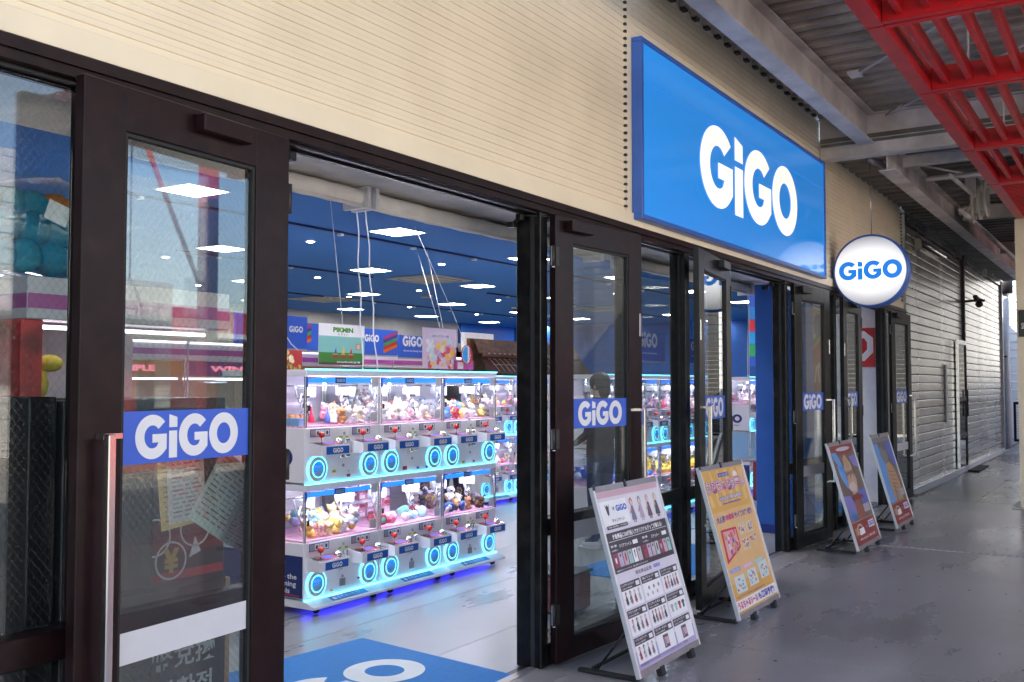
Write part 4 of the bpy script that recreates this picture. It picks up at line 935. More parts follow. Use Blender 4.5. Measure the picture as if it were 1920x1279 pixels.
def side_art(m, y1=.86):
    M_ = frame((-.0015, y1, 0), (0, -1, 0), (0, 0, 1))
    b = MB().plate(M_, 0, .855, .92, 1.30, whiteM, 0, .0008)
    for k, c in enumerate(((.65, .03, .04), (.03, .3, .1), (.05, .15, .6), (.75, .45, .03))):
        b.quad2(M_, [(.32 + k * .03, 1.22 + k * .016), (.50 + k * .02, 1.22 + k * .016), (.54 + k * .02, 1.235 + k * .016), (.36 + k * .03, 1.235 + k * .016)], flat(*c), .001, .0005)
    b.shape(M_, LOGO, .25, 1.03, .50, .13, navy, .0012).shape(M_, text2d('Get into the Gaming Oasis'), .30, .985, .4, .02, navy, .0012)
    b.build('side_panel', m)
    b = MB().plate(M_, 0, .855, .115, .405, navy, 0, .0008).shape(M_, text2d('Get\nlost\ninto the\nGaming\nOasis', .02), .58, .14, .22, .24, decW, .0012).plate(M_, .62, .83, .125, .132, flat(.6, .03, .03), .001, .0005)
    b.build('side_panel', m)
side_art(m1[0]); side_art(m3[0])
for m in m1 + m2:
    for k in range(5):
        tb = rnd.choice((.095, .905)); x = rnd.choice((.06, .25, .36, .42, .56)) + rnd.uniform(0, .05); z = tb + rnd.choice((.02, .06, .385)) + rnd.uniform(0, .01); w_ = rnd.uniform(.025, .06)
        b = MB(); c = ((.75, .6, .08), (.6, .05, .05), (.8, .8, .82), (.05, .3, .12), (.1, .15, .5))[rnd.randrange(5)]
        b.plate(frame((x, -.0005 - .0006 * k, z)), 0, w_, 0, w_ * .55, flat(*c), 0, .0015).plate(frame((x, -.0022 - .0006 * k, z)), w_ * .15, w_ * .8, w_ * .2, w_ * .35, navy, 0, .0004); b.build('sticker', m)

# ---------------------------------------------------------------- prizes
def prize_mesh(kind, c, c2, seed):
    b = MB(); m = flat(*c, .7); m2 = flat(*c2, .7)
    if kind == 'plush':
        b.ball((0, 0, .035), .04, m, 1, .85, .95, 2, .03, seed).ball((0, -.006, .088), .033, m, 1.1, .95, .95, 2, .03, seed)
        for s in (-1, 1):
            b.ball((s * .024, 0, .118), .013, m2, 1, .6, 1, 1).ball((s * .038, -.01, .045), .014, m, 1.1, 1, .8, 1).ball((s * .02, -.03, .012), .016, m, 1, 1.3, .8, 1).ball((s * .011, -.037, .092), .0035, blackpl, 1, 1, 1, 1)
        b.ball((0, -.036, .082), .010, m2, 1.2, .8, .8, 1)
    elif kind == 'ball':
        b.ball((0, 0, .035), .036, m, 1, 1, .95, 2, .01, seed).ball((0, -.02, .04), .02, m2, 1, .8, .8, 1)
    elif kind == 'box':
        b.box(-.04, .04, -.025, .025, 0, .062, m, .002).box(-.034, .034, -.0262, -.025, .008, .04, m2).box(-.03, .0, -.0265, -.025, .046, .056, decW)
    elif kind == 'bag':
        b.ball((0, 0, .04), .05, m, 1.1, .5, .85, 2, .16, seed).ball((.01, -.015, .045), .026, m2, 1, .6, 1, 1, .1, seed)
    elif kind == 'bottle':
        b.lathe((0, 0, 0), [(.018, 0), (.022, .02), (.014, .045), (.006, .07), (.004, .10)], m, 10).ball((0, 0, .105), .007, m2, 1, 1, 1, 1)
    return b
PM = {}
def prize(kind, c, c2, loc, sc_, label, group, rz=None):
    k = (kind, c, c2)
    nm_ = {'plush': 'plush_toy', 'ball': 'plush_ball', 'box': 'prize_box', 'bag': 'wrapped_toy', 'bottle': 'toy_figure'}[kind]
    if k not in PM:
        o = prize_mesh(kind, c, c2, len(PM)).build(nm_); PM[k] = o.data
    else:
        o = bpy.data.objects.new(nm_, PM[k]); COL.objects.link(o)
    o.location = loc; o.scale = (sc_,) * 3; o.rotation_euler = (rnd.uniform(-.35, .35), rnd.uniform(-.35, .35), rnd.uniform(-1.2, 1.2)) if rz is None else (0, 0, rz)
    tag(o, label, {'plush': 'plush toy', 'ball': 'soft ball', 'box': 'prize box', 'bag': 'wrapped toy', 'bottle': 'toy figure'}[kind], group); return o
PASTEL = [(.8, .45, .12), (.75, .55, .15), (.35, .65, .72), (.78, .45, .45), (.82, .78, .8), (.55, .45, .75), (.8, .62, .35)]
WHITES = [(.85, .82, .8), (.82, .68, .5), (.8, .35, .4), (.82, .78, .7), (.85, .84, .86)]
DARKS = [(.04, .04, .05), (.12, .06, .04), (.7, .6, .1), (.75, .74, .76), (.05, .10, .35), (.45, .2, .1)]
PINKS = [(.75, .25, .38), (.8, .5, .6), (.8, .75, .78), (.6, .08, .12)]
BLUES = [(.02, .12, .6), (.05, .25, .75), (.5, .6, .8)]
YELL = [(.8, .55, .05), (.82, .65, .1)]
MIX = PASTEL + WHITES + PINKS + [(.2, .4, .7)]
CN = {}
def cname(c):
    r, g, b = c; mx = max(c); mn = min(c)
    if mx < .15: return 'black' if mx < .06 else 'dark brown'
    if mn > .68: return 'white'
    if mx - mn < .12 * mx + .02: return 'grey' if mx < .6 else 'cream white'
    if r >= g and r >= b:
        if b > g * 1.05: return 'pink'
        return 'red' if g < .25 * r else ('orange' if g < .62 * r and b < .4 * r else ('pink' if b > .5 * r and g < .75 * r else ('yellow' if b < .35 * r else 'tan')))
    if b >= g and r > g: return 'lilac'
    return 'blue' if b >= g else 'green'
def heap(mx, my, tb, kinds, pal, n, label, group, x0=.09, x1=.72, zscale=1., size=.95):
    q = random.Random(int(mx * 100 + tb * 10)); nx = 7
    for i in range(n):
        fx = (i % nx + .5) / nx; lay = i // nx
        x = x0 + (x1 - x0) * min(1, max(0, fx + q.uniform(-.05, .05))); y = .09 + .11 * (lay % 4) + q.uniform(-.02, .02)
        z = tb + .412 + (.028 * (lay % 4) + .05 * (lay // 4)) * zscale + q.uniform(0, .012)
        c = pal[q.randrange(len(pal))]; c2 = pal[q.randrange(len(pal))]
        kd = kinds[q.randrange(len(kinds))]
        where = ('front', 'second', 'third', 'back')[lay % 4] + (' row' if lay < 4 else ' row on top') + ', ' + ('leftmost', 'well left', 'left of centre', 'centre', 'right of centre', 'well right', 'rightmost')[i % nx]
        prize(kd, c, c2, (mx + x, my + y, z), size * q.uniform(.8, 1.15), '%s %s, %s, %s' % (cname(c), {'plush': 'plush toy', 'ball': 'soft ball', 'box': 'boxed prize', 'bag': 'wrapped toy'}[kd], where, label), group)
U, Lw = .905, .095
heap(5.08, 5.0, Lw, ['ball', 'ball', 'plush', 'ball'], PASTEL, 42, 'nearest machine lower window', 'pastel soft toys in the nearest machine', x0=.14, x1=.66)
heap(5.08, 5.0, U, ['plush', 'box'], WHITES[1:] + [(.5, .25, .1)], 12, 'nearest machine upper window', 'upper prizes of the nearest machine', x0=.40, x1=.72)
for i, (x, y, z, c) in enumerate([(.14, .46, .568, (.7, .02, .05)), (.24, .46, .568, (.7, .02, .05)), (.27, .20, .43, (.72, .02, .06)), (.40, .16, .425, (.08, .15, .5))]):
    prize('bottle', c, (.85, .8, .75), (5.08 + x, 5.0 + y, U + z - .0), 1.15, ['red long-necked toy figure, nearest on the upper shelf', 'red long-necked toy figure, second on the upper shelf', 'red long-necked toy figure lower down in the upper window', 'blue long-necked toy figure in the upper window'][i], 'long-necked toy figures', 0)
for i in range(5): prize('ball', (.55, .28, .10), (.6, .35, .15), (5.08 + .09 + i * .065, 5.36, U + .43 + .0), .9, 'brown round toy in a row behind the red figures', 'brown round toys')
for i in range(5): prize('box', (.25, .45, .75), (.8, .85, .9), (5.08 + .05 + .012 * i, 5.12 + i * .085, U + .412), .9, 'pale blue packet by the near side glass of the nearest machine', 'pale blue packets', R(90))
heap(5.892, 5.0, Lw, ['ball', 'bag'], PINKS + PASTEL[2:3] + [(.2, .5, .4)], 14, 'middle machine lower window', 'wrapped toys in the middle machine', zscale=.5)
for r in range(4):
    for i in range(6): prize('box', PINKS[(i + r) % 2], (.8, .78, .8) if (i + r) % 3 else (.3, .05, .08), (5.892 + .09 + i * .105, 5.46, Lw + .43 + r * .072), .95, '%s prize box at the back of the middle machine, %s layer, %s along' % (cname(PINKS[(i + r) % 2]), ('bottom', 'second', 'third', 'top')[r], ('first', 'second', 'third', 'fourth', 'fifth', 'sixth')[i]), 'pink prize boxes', 0)
heap(5.892, 5.0, U, ['plush', 'plush', 'bag'], WHITES, 28, 'middle machine upper window', 'white plush toys in the middle machine')
for i in range(4): prize('plush', WHITES[0], PINKS[3] if i % 2 else (.7, .6, .05), (5.892 + .09 + i * .09, 5.46, U + .57), .8, 'white plush toy sitting on the upper shelf of the middle machine', 'shelf plush toys of the middle machine', 0)
heap(6.704, 5.0, Lw, ['plush', 'bag', 'plush'], DARKS, 28, 'end machine lower window', 'darker plush toys in the end machine')
for i in range(5): prize('plush', DARKS[i % 3], DARKS[5], (6.704 + .08 + i * .075, 5.46, Lw + .57), .85, 'brown plush toy on the lower shelf of the end machine', 'shelf plush toys of the end machine', 0)
heap(6.704, 5.0, U, ['plush', 'bag'], [(.7, .1, .1), (.8, .78, .8), (.2, .4, .7), (.75, .6, .2)], 21, 'end machine upper window', 'bright plush toys in the end machine')
for i, m in enumerate(m2):
    mx = m.location.x
    heap(mx, 5.0, Lw, ['ball', 'bag'], (BLUES, BLUES, YELL, YELL)[i], 28, ('low behind the shopper', 'low above the lilac poster', 'low in the yellow heap', 'low in the last middle-row machine')[i], 'toys in middle row machine %d' % (i + 1), size=1.1)
    heap(mx, 5.0, U, ['plush', 'bag'], (WHITES, [(.75, .7, .72), (.3, .3, .33)], PINKS, WHITES)[i], 14, ('high behind the shopper', 'window over the blue heap', 'window over the yellow heap', 'high in the last middle-row machine')[i], 'upper toys in middle row machine %d' % (i + 1))
for i, m in enumerate(m3[:2]):
    for tb in (U, Lw): heap(m.location.x, 5.0, tb, ['plush', 'bag', 'box'], WHITES + PINKS[:3], 21, ('%s in the logo side panel machine', '%s in the machine past the logo panel')[i] % ('high' if tb == U else 'low'), 'toys in second opening machine %d %s' % (i + 1, 'upper' if tb == U else 'lower'))
for i, m in enumerate(m4[:4]):
    for tb in (U, Lw): heap(m.location.x, 7.5, tb, ['plush', 'bag', 'ball'], MIX, 14, '%s window of the %s second row machine' % ('upper' if tb == U else 'lower', nm[i]), 'toys in second row machine %d %s' % (i + 1, 'upper' if tb == U else 'lower'))

# ---------------------------------------------------------------- tall machines with pink headers
pinkb = pm('magenta_band', (.50, .10, .38), .35, var=.02)
hdW = pm('header_white', (.70, .66, .72), .35, var=.02)
tubeP = em('pale_tube', (1, .85, .95), 1.8)
neonP = em('neon_pink', (1, .25, .35), .45)
def tall(x, y, label, w_=1.12, txt='TRIPLE', group='tall machines with pink banded headers', c=(.1, .5, .35)):
    t = thing('tall_claw_machine', label, 'claw machine', (x, y, 0), 0, group)
    bx('lower_cabinet', t, 0, w_ - .01, 0, .9, .04, .80, hdW, .006)
    bx('header', t, 0, w_ - .01, -.02, .9, 1.86, 2.03, hdW, .006)
    bx('header_band', t, 0, w_ - .01, -.026, -.021, 1.91, 1.97, pinkb)
    bx('light_tube', t, .02, w_ - .03, -.03, -.015, 2.032, 2.045, tubeP)
    bx('back_panel', t, 0, w_ - .01, .88, .9, .80, 1.86, flat(.6, .45, .3))
    b = MB().plate(frame((0, .02, 1.70)), .03, w_ - .04, 0, .15, flat(*c), 0, .004); b.build('marquee', t)
    b = MB().shape(frame((0, .012, 1.735)), text2d(txt, .05), .30, .01, .45, .06, neonP, .001); b.build('lettering', t)
    p = MB()
    for xx in (0, w_ - .03): p.box(xx, xx + .02, 0, .02, .80, 1.86, alum)
    p.build('corner_post', t); bx('front_pane', t, .021, w_ - .031, .004, .009, .80, 1.86, acr)
    bx('inner_light', t, .05, w_ - .06, .06, .09, 1.66, 1.68, tubeP)
    b = MB(); q = random.Random(int(x * 10))
    for k in range(10): b.ball((.12 + k * .1 * w_ / 1.15, .3 + .2 * q.random(), .86 + .05 * q.random()), .07, flat(*MIX[q.randrange(len(MIX))], .7), sub=1)
    tag(b.build('toy_heap', t), kind='stuff'); return t
cc = [(.1, .5, .35), (.5, .2, .05), (.05, .35, .3), (.6, .3, .08), (.4, .1, .3)]
tn = ['left of the poster, half hidden', 'behind the hanging game poster', 'behind the white cords', 'under the blue logo banner', 'behind the pastel poster', 'behind the round beach ball sign', 'behind the brown hanger display', 'beyond the hanger display']
for i in range(8): tall(8.1 + i * 1.13, 9.5, 'tall machine with pink banded header ' + tn[i], c=cc[i % 5], txt=['WIN', 'TRIPLE', 'CATCHER', 'TRIPLE', 'CATCHER', 'TRIPLE', 'WIN', 'TRIPLE'][i])
for i in range(3): tall(4.4 + i * 1.13, 8.2, 'tall machine with pink header seen through the nearest door glass, ' + ['nearest of three', 'middle of three', 'farthest of three'][i], c=cc[(i + 2) % 5], txt=['WIN', 'TRIPLE', 'WIN'][i])

# ---------------------------------------------------------------- blue banners, hanging posters
STR = ((.35, .05, .2), (.08, .05, .25), (.03, .35, .12), (.5, .03, .03), (.65, .16, .03))
def banner(x0, x1, z0, z1, y, label, logo=None, stripes=None, sub=True):
    t = thing('blue_banner', label, 'banner', (x0, y, z0), 0, 'blue logo banners above the machines'); w_, h_ = x1 - x0, z1 - z0
    bx('board', t, 0, w_, 0, .04, 0, h_, decB, .003)
    b = MB(); M_ = frame((0, -.001, 0))
    if logo:
        a, wd = logo; b.shape(M_, LOGO, a, h_ * .50, wd, wd / 3.0, decW, .001)
        if sub: b.shape(M_, text2d('Get into the Gaming Oasis'), a + .02, h_ * .24, wd * .95, .035, decW, .001)
    if stripes is not None:
        for k, c in enumerate(STR): b.quad2(M_, [(stripes + .05 * k * .0, h_ * (.72 - k * .13)), (stripes + .30, h_ * (.98 - k * .13)), (stripes + .30, h_ * (.86 - k * .13)), (stripes + .0, h_ * (.60 - k * .13))], flat(*c), .001 + .0002 * k, .0005)
    b.build('printing', t)
    bx('stand_foot', t, 0, w_, .0, .04, -.02 - 0 + (-(z0 - 2.05) if z0 > 2.05 else 0), -.001, greyp)
    return t
banner(8.0, 9.18, 2.06, 2.47, 9.0, 'blue banner with small logo at its corner, left of the game poster', (.86, .24), None, False)
banner(9.24, 10.28, 2.06, 2.42, 9.3, 'blue banner with striped corner half hidden by the game poster', None, .02)
banner(10.30, 11.02, 2.02, 2.38, 9.02, 'blue banner ending in red and green stripes', (-.0, .30), .40, False)
banner(11.04, 11.62, 2.0, 2.32, 9.0, 'blue banner with big white logo beside the pastel poster', (.06, .46), None)
banner(5.2, 6.3, 2.06, 2.45, 8.6, 'blue banner seen through the nearest door glass', (.3, .6), None)
banner(13.6, 14.9, 1.98, 2.4, 6.6, 'blue banner behind the maroon door glass', (.3, .7), None)
banner(15.4, 16.6, 1.98, 2.4, 6.6, 'blue banner behind the clear side pane', (.6, .5), None)
def hposter(name, label, x0, x1, z0, z1, y, cords, art):
    t = thing(name, label, 'hanging poster', (x0, y, z0)); w_, h_ = x1 - x0, z1 - z0
    bx('poster_board', t, 0, w_, 0, .006, 0, h_, paper)
    b = MB(); art(b, frame((0, -.0006, 0)), w_, h_); b.build('printing', t)
    b = MB()
    for (a, dx, dy, dz) in cords: b.tube([(a, .003, h_), (a + dx * .5, dy * .5, h_ + dz * .5 - .02), (a + dx, dy, h_ + dz)], .0045, white, 5)
    b.build('cord', t); return t
def artP(b, M, W, H):
    b.plate(M, 0, W, H * .70, H, wh, 0, .0005).plate(M, 0, W, H * .30, H * .70, flat(.22, .52, .50), 0, .0005).plate(M, 0, W, .06 * H, H * .30, flat(.05, .22, .04), 0, .0005).plate(M, 0, W, 0, H * .06, flat(.10, .06, .04), 0, .0005)
    b.shape(M, text2d('PIKMIN', .05), W * .30, H * .80, W * .44, H * .12, flat(.05, .30, .02), .001).shape(M, text2d('ピクミン'), W * .41, H * .725, W * .22, H * .055, flat(.2, .2, .2), .001)
    b.shape(M, text2d('2026年4月登場'), W * .38, H * .045, W * .52, H * .05, wh, .001)
    for k, c in enumerate(((.03, .10, .45), (.75, .55, .05), (.6, .03, .04))):     # three plain pots with simple sprouts
        x = W * (.35 + .17 * k)
        b.disc(M, x, H * .21, W * .07, H * .065, flat(.26, .07, .035), .001).disc(M, x, H * .26, W * .07, H * .018, flat(.35, .38, .08), .0016)
        b.quad2(M, [(x - W * .03, H * .28), (x + W * .03, H * .28), (x + W * .012, H * (.42 + .05 * (k == 1)))], flat(*c), .002, .0005)
    b.plate(M, W * .80, W * .91, H * .38, H * .54, flat(.42, .22, .16), .001).plate(M, W * .82, W * .89, H * .40, H * .52, flat(.7, .5, .4), .0016)
hposter('game_poster', 'hanging square poster lettered PIKMIN with three flower pots', 6.78, 7.42, 1.80, 2.19, 6.5, [(.33, .15, .35, 1.50)], artP)
def artS(b, M, W, H):
    b.plate(M, 0, W, 0, H, flat(.70, .55, .68), 0, .0005).disc(M, W * .5, H * .80, W * .32, H * .12, flat(.72, .62, .75), .0006).shape(M, text2d('人気キャラクター大賞', .02), W * .24, H * .77, W * .52, H * .07, flat(.2, .1, .25), .0016)
    q = random.Random(5); pal = [(.8, .78, .82), (.75, .35, .45), (.8, .55, .15), (.55, .7, .75), (.5, .4, .7), (.8, .72, .5), (.7, .1, .15)]
    for k in range(60):
        r0 = W * q.uniform(.025, .085); b.disc(M, W * q.uniform(.1, .9), H * q.uniform(.08, .68), r0, r0 * q.uniform(.7, 1.2), flat(*pal[k % 7]), .001 + k * .0001, .0002, 12)
hposter('pastel_poster', 'hanging pastel pink poster full of small round shapes', 9.0, 9.66, 1.80, 2.27, 7.0, [(.34, 2.45, 2.3, 1.42), (.40, 2.65, 2.3, 1.42)], artS)
def artR(b, M, W, H):
    b.plate(M, 0, W, 0, H, flat(.45, .03, .03), 0, .0005); q = random.Random(8)
    for k in range(30): b.disc(M, W * q.uniform(.3, .75), H * q.uniform(.35, .9), .02, .02, flat(*[(.75, .7, .4), (.7, .55, .2), (.8, .78, .6)][k % 3]), .001 + k * .00005, .0002, 8)
    for k in range(40): b.disc(M, W * q.uniform(.05, .95), H * q.uniform(.03, .3), .012, .014, flat(*[(.4, .5, .05), (.1, .35, .08), (.7, .3, .05)][k % 3]), .001 + k * .00005, .0002, 8)
hposter('red_poster', 'small red and green hanging poster left of the game poster', 5.62, 6.06, 1.73, 1.90, 6.0, [(.05, .17, .0, .14), (.40, -.17, 0, .14)], artR)
# beach ball sign
bs = thing('ball_sign', 'round red white and blue sign lettered Orion', 'sign', (9.73, 6.9, 1.97))
M_ = frame((0, 0, 0)); ro = .115
b = MB().disc(M_, 0, 0, ro, ro, flat(.55, .03, .05), 0, .01, 32); b.build('disc', bs)
b = MB()
pw_ = [(-ro * .92 * math.cos(a), ro * .92 * math.sin(a)) for a in [math.pi / 2 - math.pi * k / 16 for k in range(17)]]
b.quad2(M_, [(p[0], p[1]) for p in pw_][::-1] + [(.07 * math.cos(a), ro * .92 * math.sin(a)) for a in [math.pi / 2 - math.pi * k / 10 for k in range(1, 10)]], wh, .011, .0006)
b.quad2(M_, [(p[0] * .96, p[1] * .96) for p in pw_][::-1] + [(0.0 + .012 * math.cos(a), ro * .88 * math.sin(a)) for a in [math.pi / 2 - math.pi * k / 10 for k in range(1, 10)]], flat(.05, .33, .72), .012, .0006)
b.shape(frame((.02, 0, 0), (0, 1, 0), (-1, 0, 0)), text2d('Orion', .03), -.06, -.045, .12, .05, rd, .0125) if False else b.shape((Vector((.0, -.0, .0)), Vector((0, 0, 1)), Vector((-1, 0, 0)), Vector((0, -1, 0))), text2d('Orion', .03), -.07, -.065, .14, .042, rd, .0132)
b.build('printing', bs)
MB().tube([(0, .01, .11), (.15, .3, .5), (.5, 1.2, 1.73)], .004, white, 5).build('cord', bs)
bs2 = tag(MB().box(9.60, 9.95, 6.95, 7.0, 1.79, 1.9, flat(.5, .1, .35), .004).box(9.62, 9.72, 6.94, 6.95, 1.80, 1.88, wh).build('pink_box'), 'pink box under the round Orion sign', 'box')
# brown hanger display on the second row
hd = thing('hanger_display', 'brown leather look display with a row of hanger rings on the second row', 'display', (11.25, 7.6, 1.74))
lea = pm('brown_leather', (.16, .06, .025), .5, var=.3, scale=14); leb = pm('dark_leather', (.09, .025, .015), .5, var=.2, scale=10)
b = MB().add([(-.25, 0, .30), (2.6, 0, .30), (2.6, .15, .50), (-.15, .15, .50)], [(0, 1, 2, 3)], lea).box(-.25, 2.6, .15, .2, 0, .50, lea); b.build('header_board', hd)
MB().shape(frame((0, -.002, .33), (1, 0, 0), (0, .6, .8)), text2d('GALLERIA COLLECTION', .0), .1, .06, 1.6, .07, blackpl, .003).build('lettering', hd)
MB().tube([(-.2, -.05, .26), (2.5, -.05, .26)], .03, leb, 10).build('rod', hd)
MB().add([(-.35, -.22, .02), (2.6, -.22, .02), (2.6, -.02, .24), (-.2, -.02, .24)], [(0, 1, 2, 3)], leb).build('leather_front', hd)
for k in range(14):
    x = -.08 + k * .13
    pts = [(x + .03 * math.cos(a), -.06, .255 + .045 * math.sin(a)) for a in [math.pi * 2 * q / 10 for q in range(10)]]
    b = MB().tube(pts, .004, pm('cream_wire', (.6, .5, .38), .5), 5)
    b.tube([(x, -.08, .21), (x + .06, -.16, .09), (x + .05, -.2, .05)], .004, MATS['cream_wire'], 5).tube([(x, -.13, .14), (x + .12, -.13, .14)], .004, MATS['cream_wire'], 5); b.build('hanger_ring', hd)
b = MB(); q = random.Random(9)
for k in range(40): b.box(13.3 + q.random() * 2.2, 13.45 + q.random() * 2.2 + .1, 11.0, 11.2, 1.7 + q.random() * .5, 1.9 + q.random() * .55, flat(*[(.3, .32, .36), (.15, .2, .3), (.5, .52, .55), (.12, .12, .14)][k % 4]))
tag(b.build('stacked_stock'), 'greyish stacked stock boxes far back against the wall', 'stock boxes', kind='stuff')
tag(MB().box(15.6, 16.6, 11.1, 11.2, 2.0, 2.62, wh, .004).build('white_board'), 'plain white board standing behind the stacked stock', 'board')

# white cables dropping on the front machines
for i, (x0, x1) in enumerate(((6.26, 6.02), (6.44, 6.10))):
    pts = []
    for k in range(20):
        f_ = k / 19; pts.append((x0 + (x1 - x0) * f_ + .012 * math.sin(k * 1.3 + i), 5.5 - .1 * f_, 1.735 + (3.7 - 1.735) * f_))
    tag(MB().tube(pts, .006, white, 6).build('power_cable'), ('white cable dropping on the front machines, nearer one', 'white cable dropping on the front machines, farther one')[i], 'cable', 'white power cables')
# ---------------------------------------------------------------- ceiling fittings
pl0 = None; cnt = 0
for iy, Y in enumerate((4.45, 8.57, 11.90, 15.22, 18.6)):
    for ix in range(9):
        X = 3.4 + ix * 3.45 + (.15 if iy % 2 else 0)
        if iy == 0 and X > 12: continue  # first row is added out of view to light the machine fronts
        if pl0 is None:
            pl0 = thing('ceiling_light', 'square white light panel in the blue ceiling', 'ceiling light', (X, Y, 3.7), 0, 'square ceiling light panels')
            b = MB()
            for x0, x1, y0, y1 in ((-.285, .285, -.285, -.266), (-.285, .285, .266, .285), (-.285, -.266, -.265, .265), (.266, .285, -.265, .265)): b.box(x0, x1, y0, y1, -.012, -.001, white)
            b.build('frame', pl0); MB().box(-.265, .265, -.265, .265, -.008, -.002, ceilL).build('diffuser', pl0); o = pl0
        else: o = copy_tree(pl0)
        o.location = (X, Y, 3.7); o['label'] = 'square ceiling light panel, %s row from the entrance counting the added first, %s along the hall' % (('first', 'second', 'third', 'fourth', 'fifth')[iy], ('first', 'second', 'third', 'fourth', 'fifth', 'sixth', 'seventh', 'eighth', 'ninth')[ix])
dl = None
for X, Y in [(10.49, 10.24), (14.12, 13.58), (17.66, 15.96), (13.72, 10.26), (17.32, 13.58), (20.96, 16.76), (24.28, 16.84), (20.45, 13.53), (7.0, 10.25), (17.0, 10.25), (20.4, 10.25), (23.8, 10.3), (23.8, 13.5), (10.5, 6.9), (14, 6.9), (17.4, 6.9), (20.7, 6.9), (13.9, 16.8), (10.5, 13.5)]:
    if dl is None:
        dl = thing('downlight', 'small round downlight in the blue ceiling', 'downlight', (X, Y, 3.7), 0, 'round downlights')
        MB().lathe((0, 0, -.006), [(.07, 0), (.085, .005)], white, 16).build('trim_ring', dl); MB().lathe((0, 0, -.010), [(.05, 0), (.05, .003)], spotL, 14).build('lamp', dl); o = dl
    else: o = copy_tree(dl)
    o.location = (X, Y, 3.7); o['label'] = 'small round downlight %s metres in and %s along' % (('four', 'seven to eight', 'eleven', 'fourteen')[min(3, int((Y - 5) / 3.2))], ('just inside', 'a little way', 'a third of the way', 'halfway', 'well', 'far')[min(5, int((X - 5) / 3.2))])
def cassette(x, y, lab):
    t = thing('air_conditioner', lab, 'air conditioner', (x, y, 3.7))
    MB().box(-.62, .62, -.62, .62, -.03, -.001, pm('ac_white', (.45, .42, .38), .6), .01).build('panel', t)
    MB().box(-.3, .3, -.3, .3, -.036, -.0302, pm('ac_grille', (.38, .36, .33), .7), .002).build('intake_grille', t)
    for s in (-1, 1):
        MB().box(-.42, .42, s * .48 - .03, s * .48 + .03, -.033, -.0302, blackpl).build('vent', t); MB().box(s * .48 - .03, s * .48 + .03, -.42, .42, -.033, -.0302, blackpl).build('vent', t)
cassette(15.52, 11.9, 'nearer white ceiling air conditioner above the logo banners')
cassette(17.8, 16.9, 'farther white ceiling air conditioner above the game poster')
cassette(24.4, 12.6, 'white ceiling air conditioner far along the hall')
for i, (x0, x1, y) in enumerate(((6, 26, 9.23), (10, 14.6, 12.6), (18.6, 30, 12.6), (15, 30, 16.35), (5, 24, 6.2))):
    t = thing('ceiling_track', ['long dark blue lighting track nearest the door', 'short dark blue track at mid ceiling', 'dark blue track past the first air conditioner', 'dark blue track far back', 'dark blue track just inside the entrance'][i], 'lighting track', (x0, y, 3.7))
    MB().box(0, x1 - x0, -.025, .025, -.03, -.001, trackB).build('rail', t)
    for k in range(int((x1 - x0) / 1.6)): MB().box(.8 + k * 1.6, .86 + k * 1.6, -.04, .04, -.06, -.0305, white, .004).build('adapter', t)
t = thing('dome_camera', 'small dark dome camera on the ceiling', 'security camera', (22.6, 14.4, 3.7))
MB().lathe((0, 0, -.05), [(.1, 0), (.11, .049)], white, 14).build('base', t); MB().ball((0, 0, -.06), .08, blackpl, 1, 1, .8).build('dome', t)
MB_ = MB().lathe((0, 0, -.05), [(.14, 0), (.16, .049)], greyp, 16)
t = thing('smoke_sensor', 'grey round sensor on the blue ceiling', 'sensor', (18.4, 14.2, 3.7)); MB_.build('housing', t)

# ---------------------------------------------------------------- left corner: cabinet, bag of toys, change machine
cb = thing('prize_cabinet', 'white cabinet with pink band and red side panel behind the left pane', 'claw machine', (2.08, 3.45, 0))
bx('header', cb, .0, .95, 0, .7, 1.86, 2.02, hdW, .004)
bx('header_band', cb, .002, .948, -.004, -.0005, 1.90, 1.955, pinkb)
bx('side_header_band', cb, -.004, -.0005, .002, .698, 1.90, 1.955, pinkb)
bx('red_panel', cb, -.005, .08, .03, .68, .8, 1.859, pm('red_print', (.62, .04, .05), .4, var=.3, scale=9))
bx('lower_body', cb, 0, .95, 0, .7, .02, .80, blackpl, .004)
bx('back_panel', cb, .08, .95, .68, .70, .80, 1.859, flat(.6, .5, .55)); bx('inner_light', cb, .1, .9, .1, .12, 1.83, 1.845, tubeP); bx('front_pane', cb, .08, .95, .0, .004, .80, 1.859, acr)
b = MB().ball((.14, .2, 1.62), .07, flat(.75, .6, .08, .7), 1, .8, 1.2).ball((.2, .17, 1.70), .035, flat(.75, .6, .08, .7), 1.6, .8, 1).tube([(.17, .2, 1.5), (.17, .2, 1.3)], .02, flat(.6, .05, .04)); tag(b.build('toy_bird'), None); bpy.data.objects['toy_bird'].location = (2.08, 3.45, 0)
tag(bpy.data.objects['toy_bird'], 'yellow plush bird inside the cabinet behind the left pane', 'plush toy')
gc = thing('grey_post', 'grey upright panel at the far left behind the wired glass', 'panel', (1.9, 3.5, 0)); bx('panel', gc, -.03, .07, 0, .4, 0, 1.95, greyp, .004)
bk = thing('black_speaker', 'black upright box standing behind the left pane', 'speaker box', (1.92, 3.16, 0))
bx('body', bk, .0, .10, 0, .2, 0, 1.575, blackpl, .004); bx('body', bk, .125, .50, .0, .2, 0, 1.56, pm('charcoal_box', (.028, .03, .033), .5), .004)
b = MB().lathe((.26, -.001, 1.45), [(.035, 0), (.03, -.006)], blackpl, 16, 'y'); b.build('knob', bk)
tb_ = thing('toy_bag', 'clear plastic bag stuffed with blue and orange plush toys', 'bag of toys', (2.1, 3.62, 2.025))
q = random.Random(4)
b = MB()
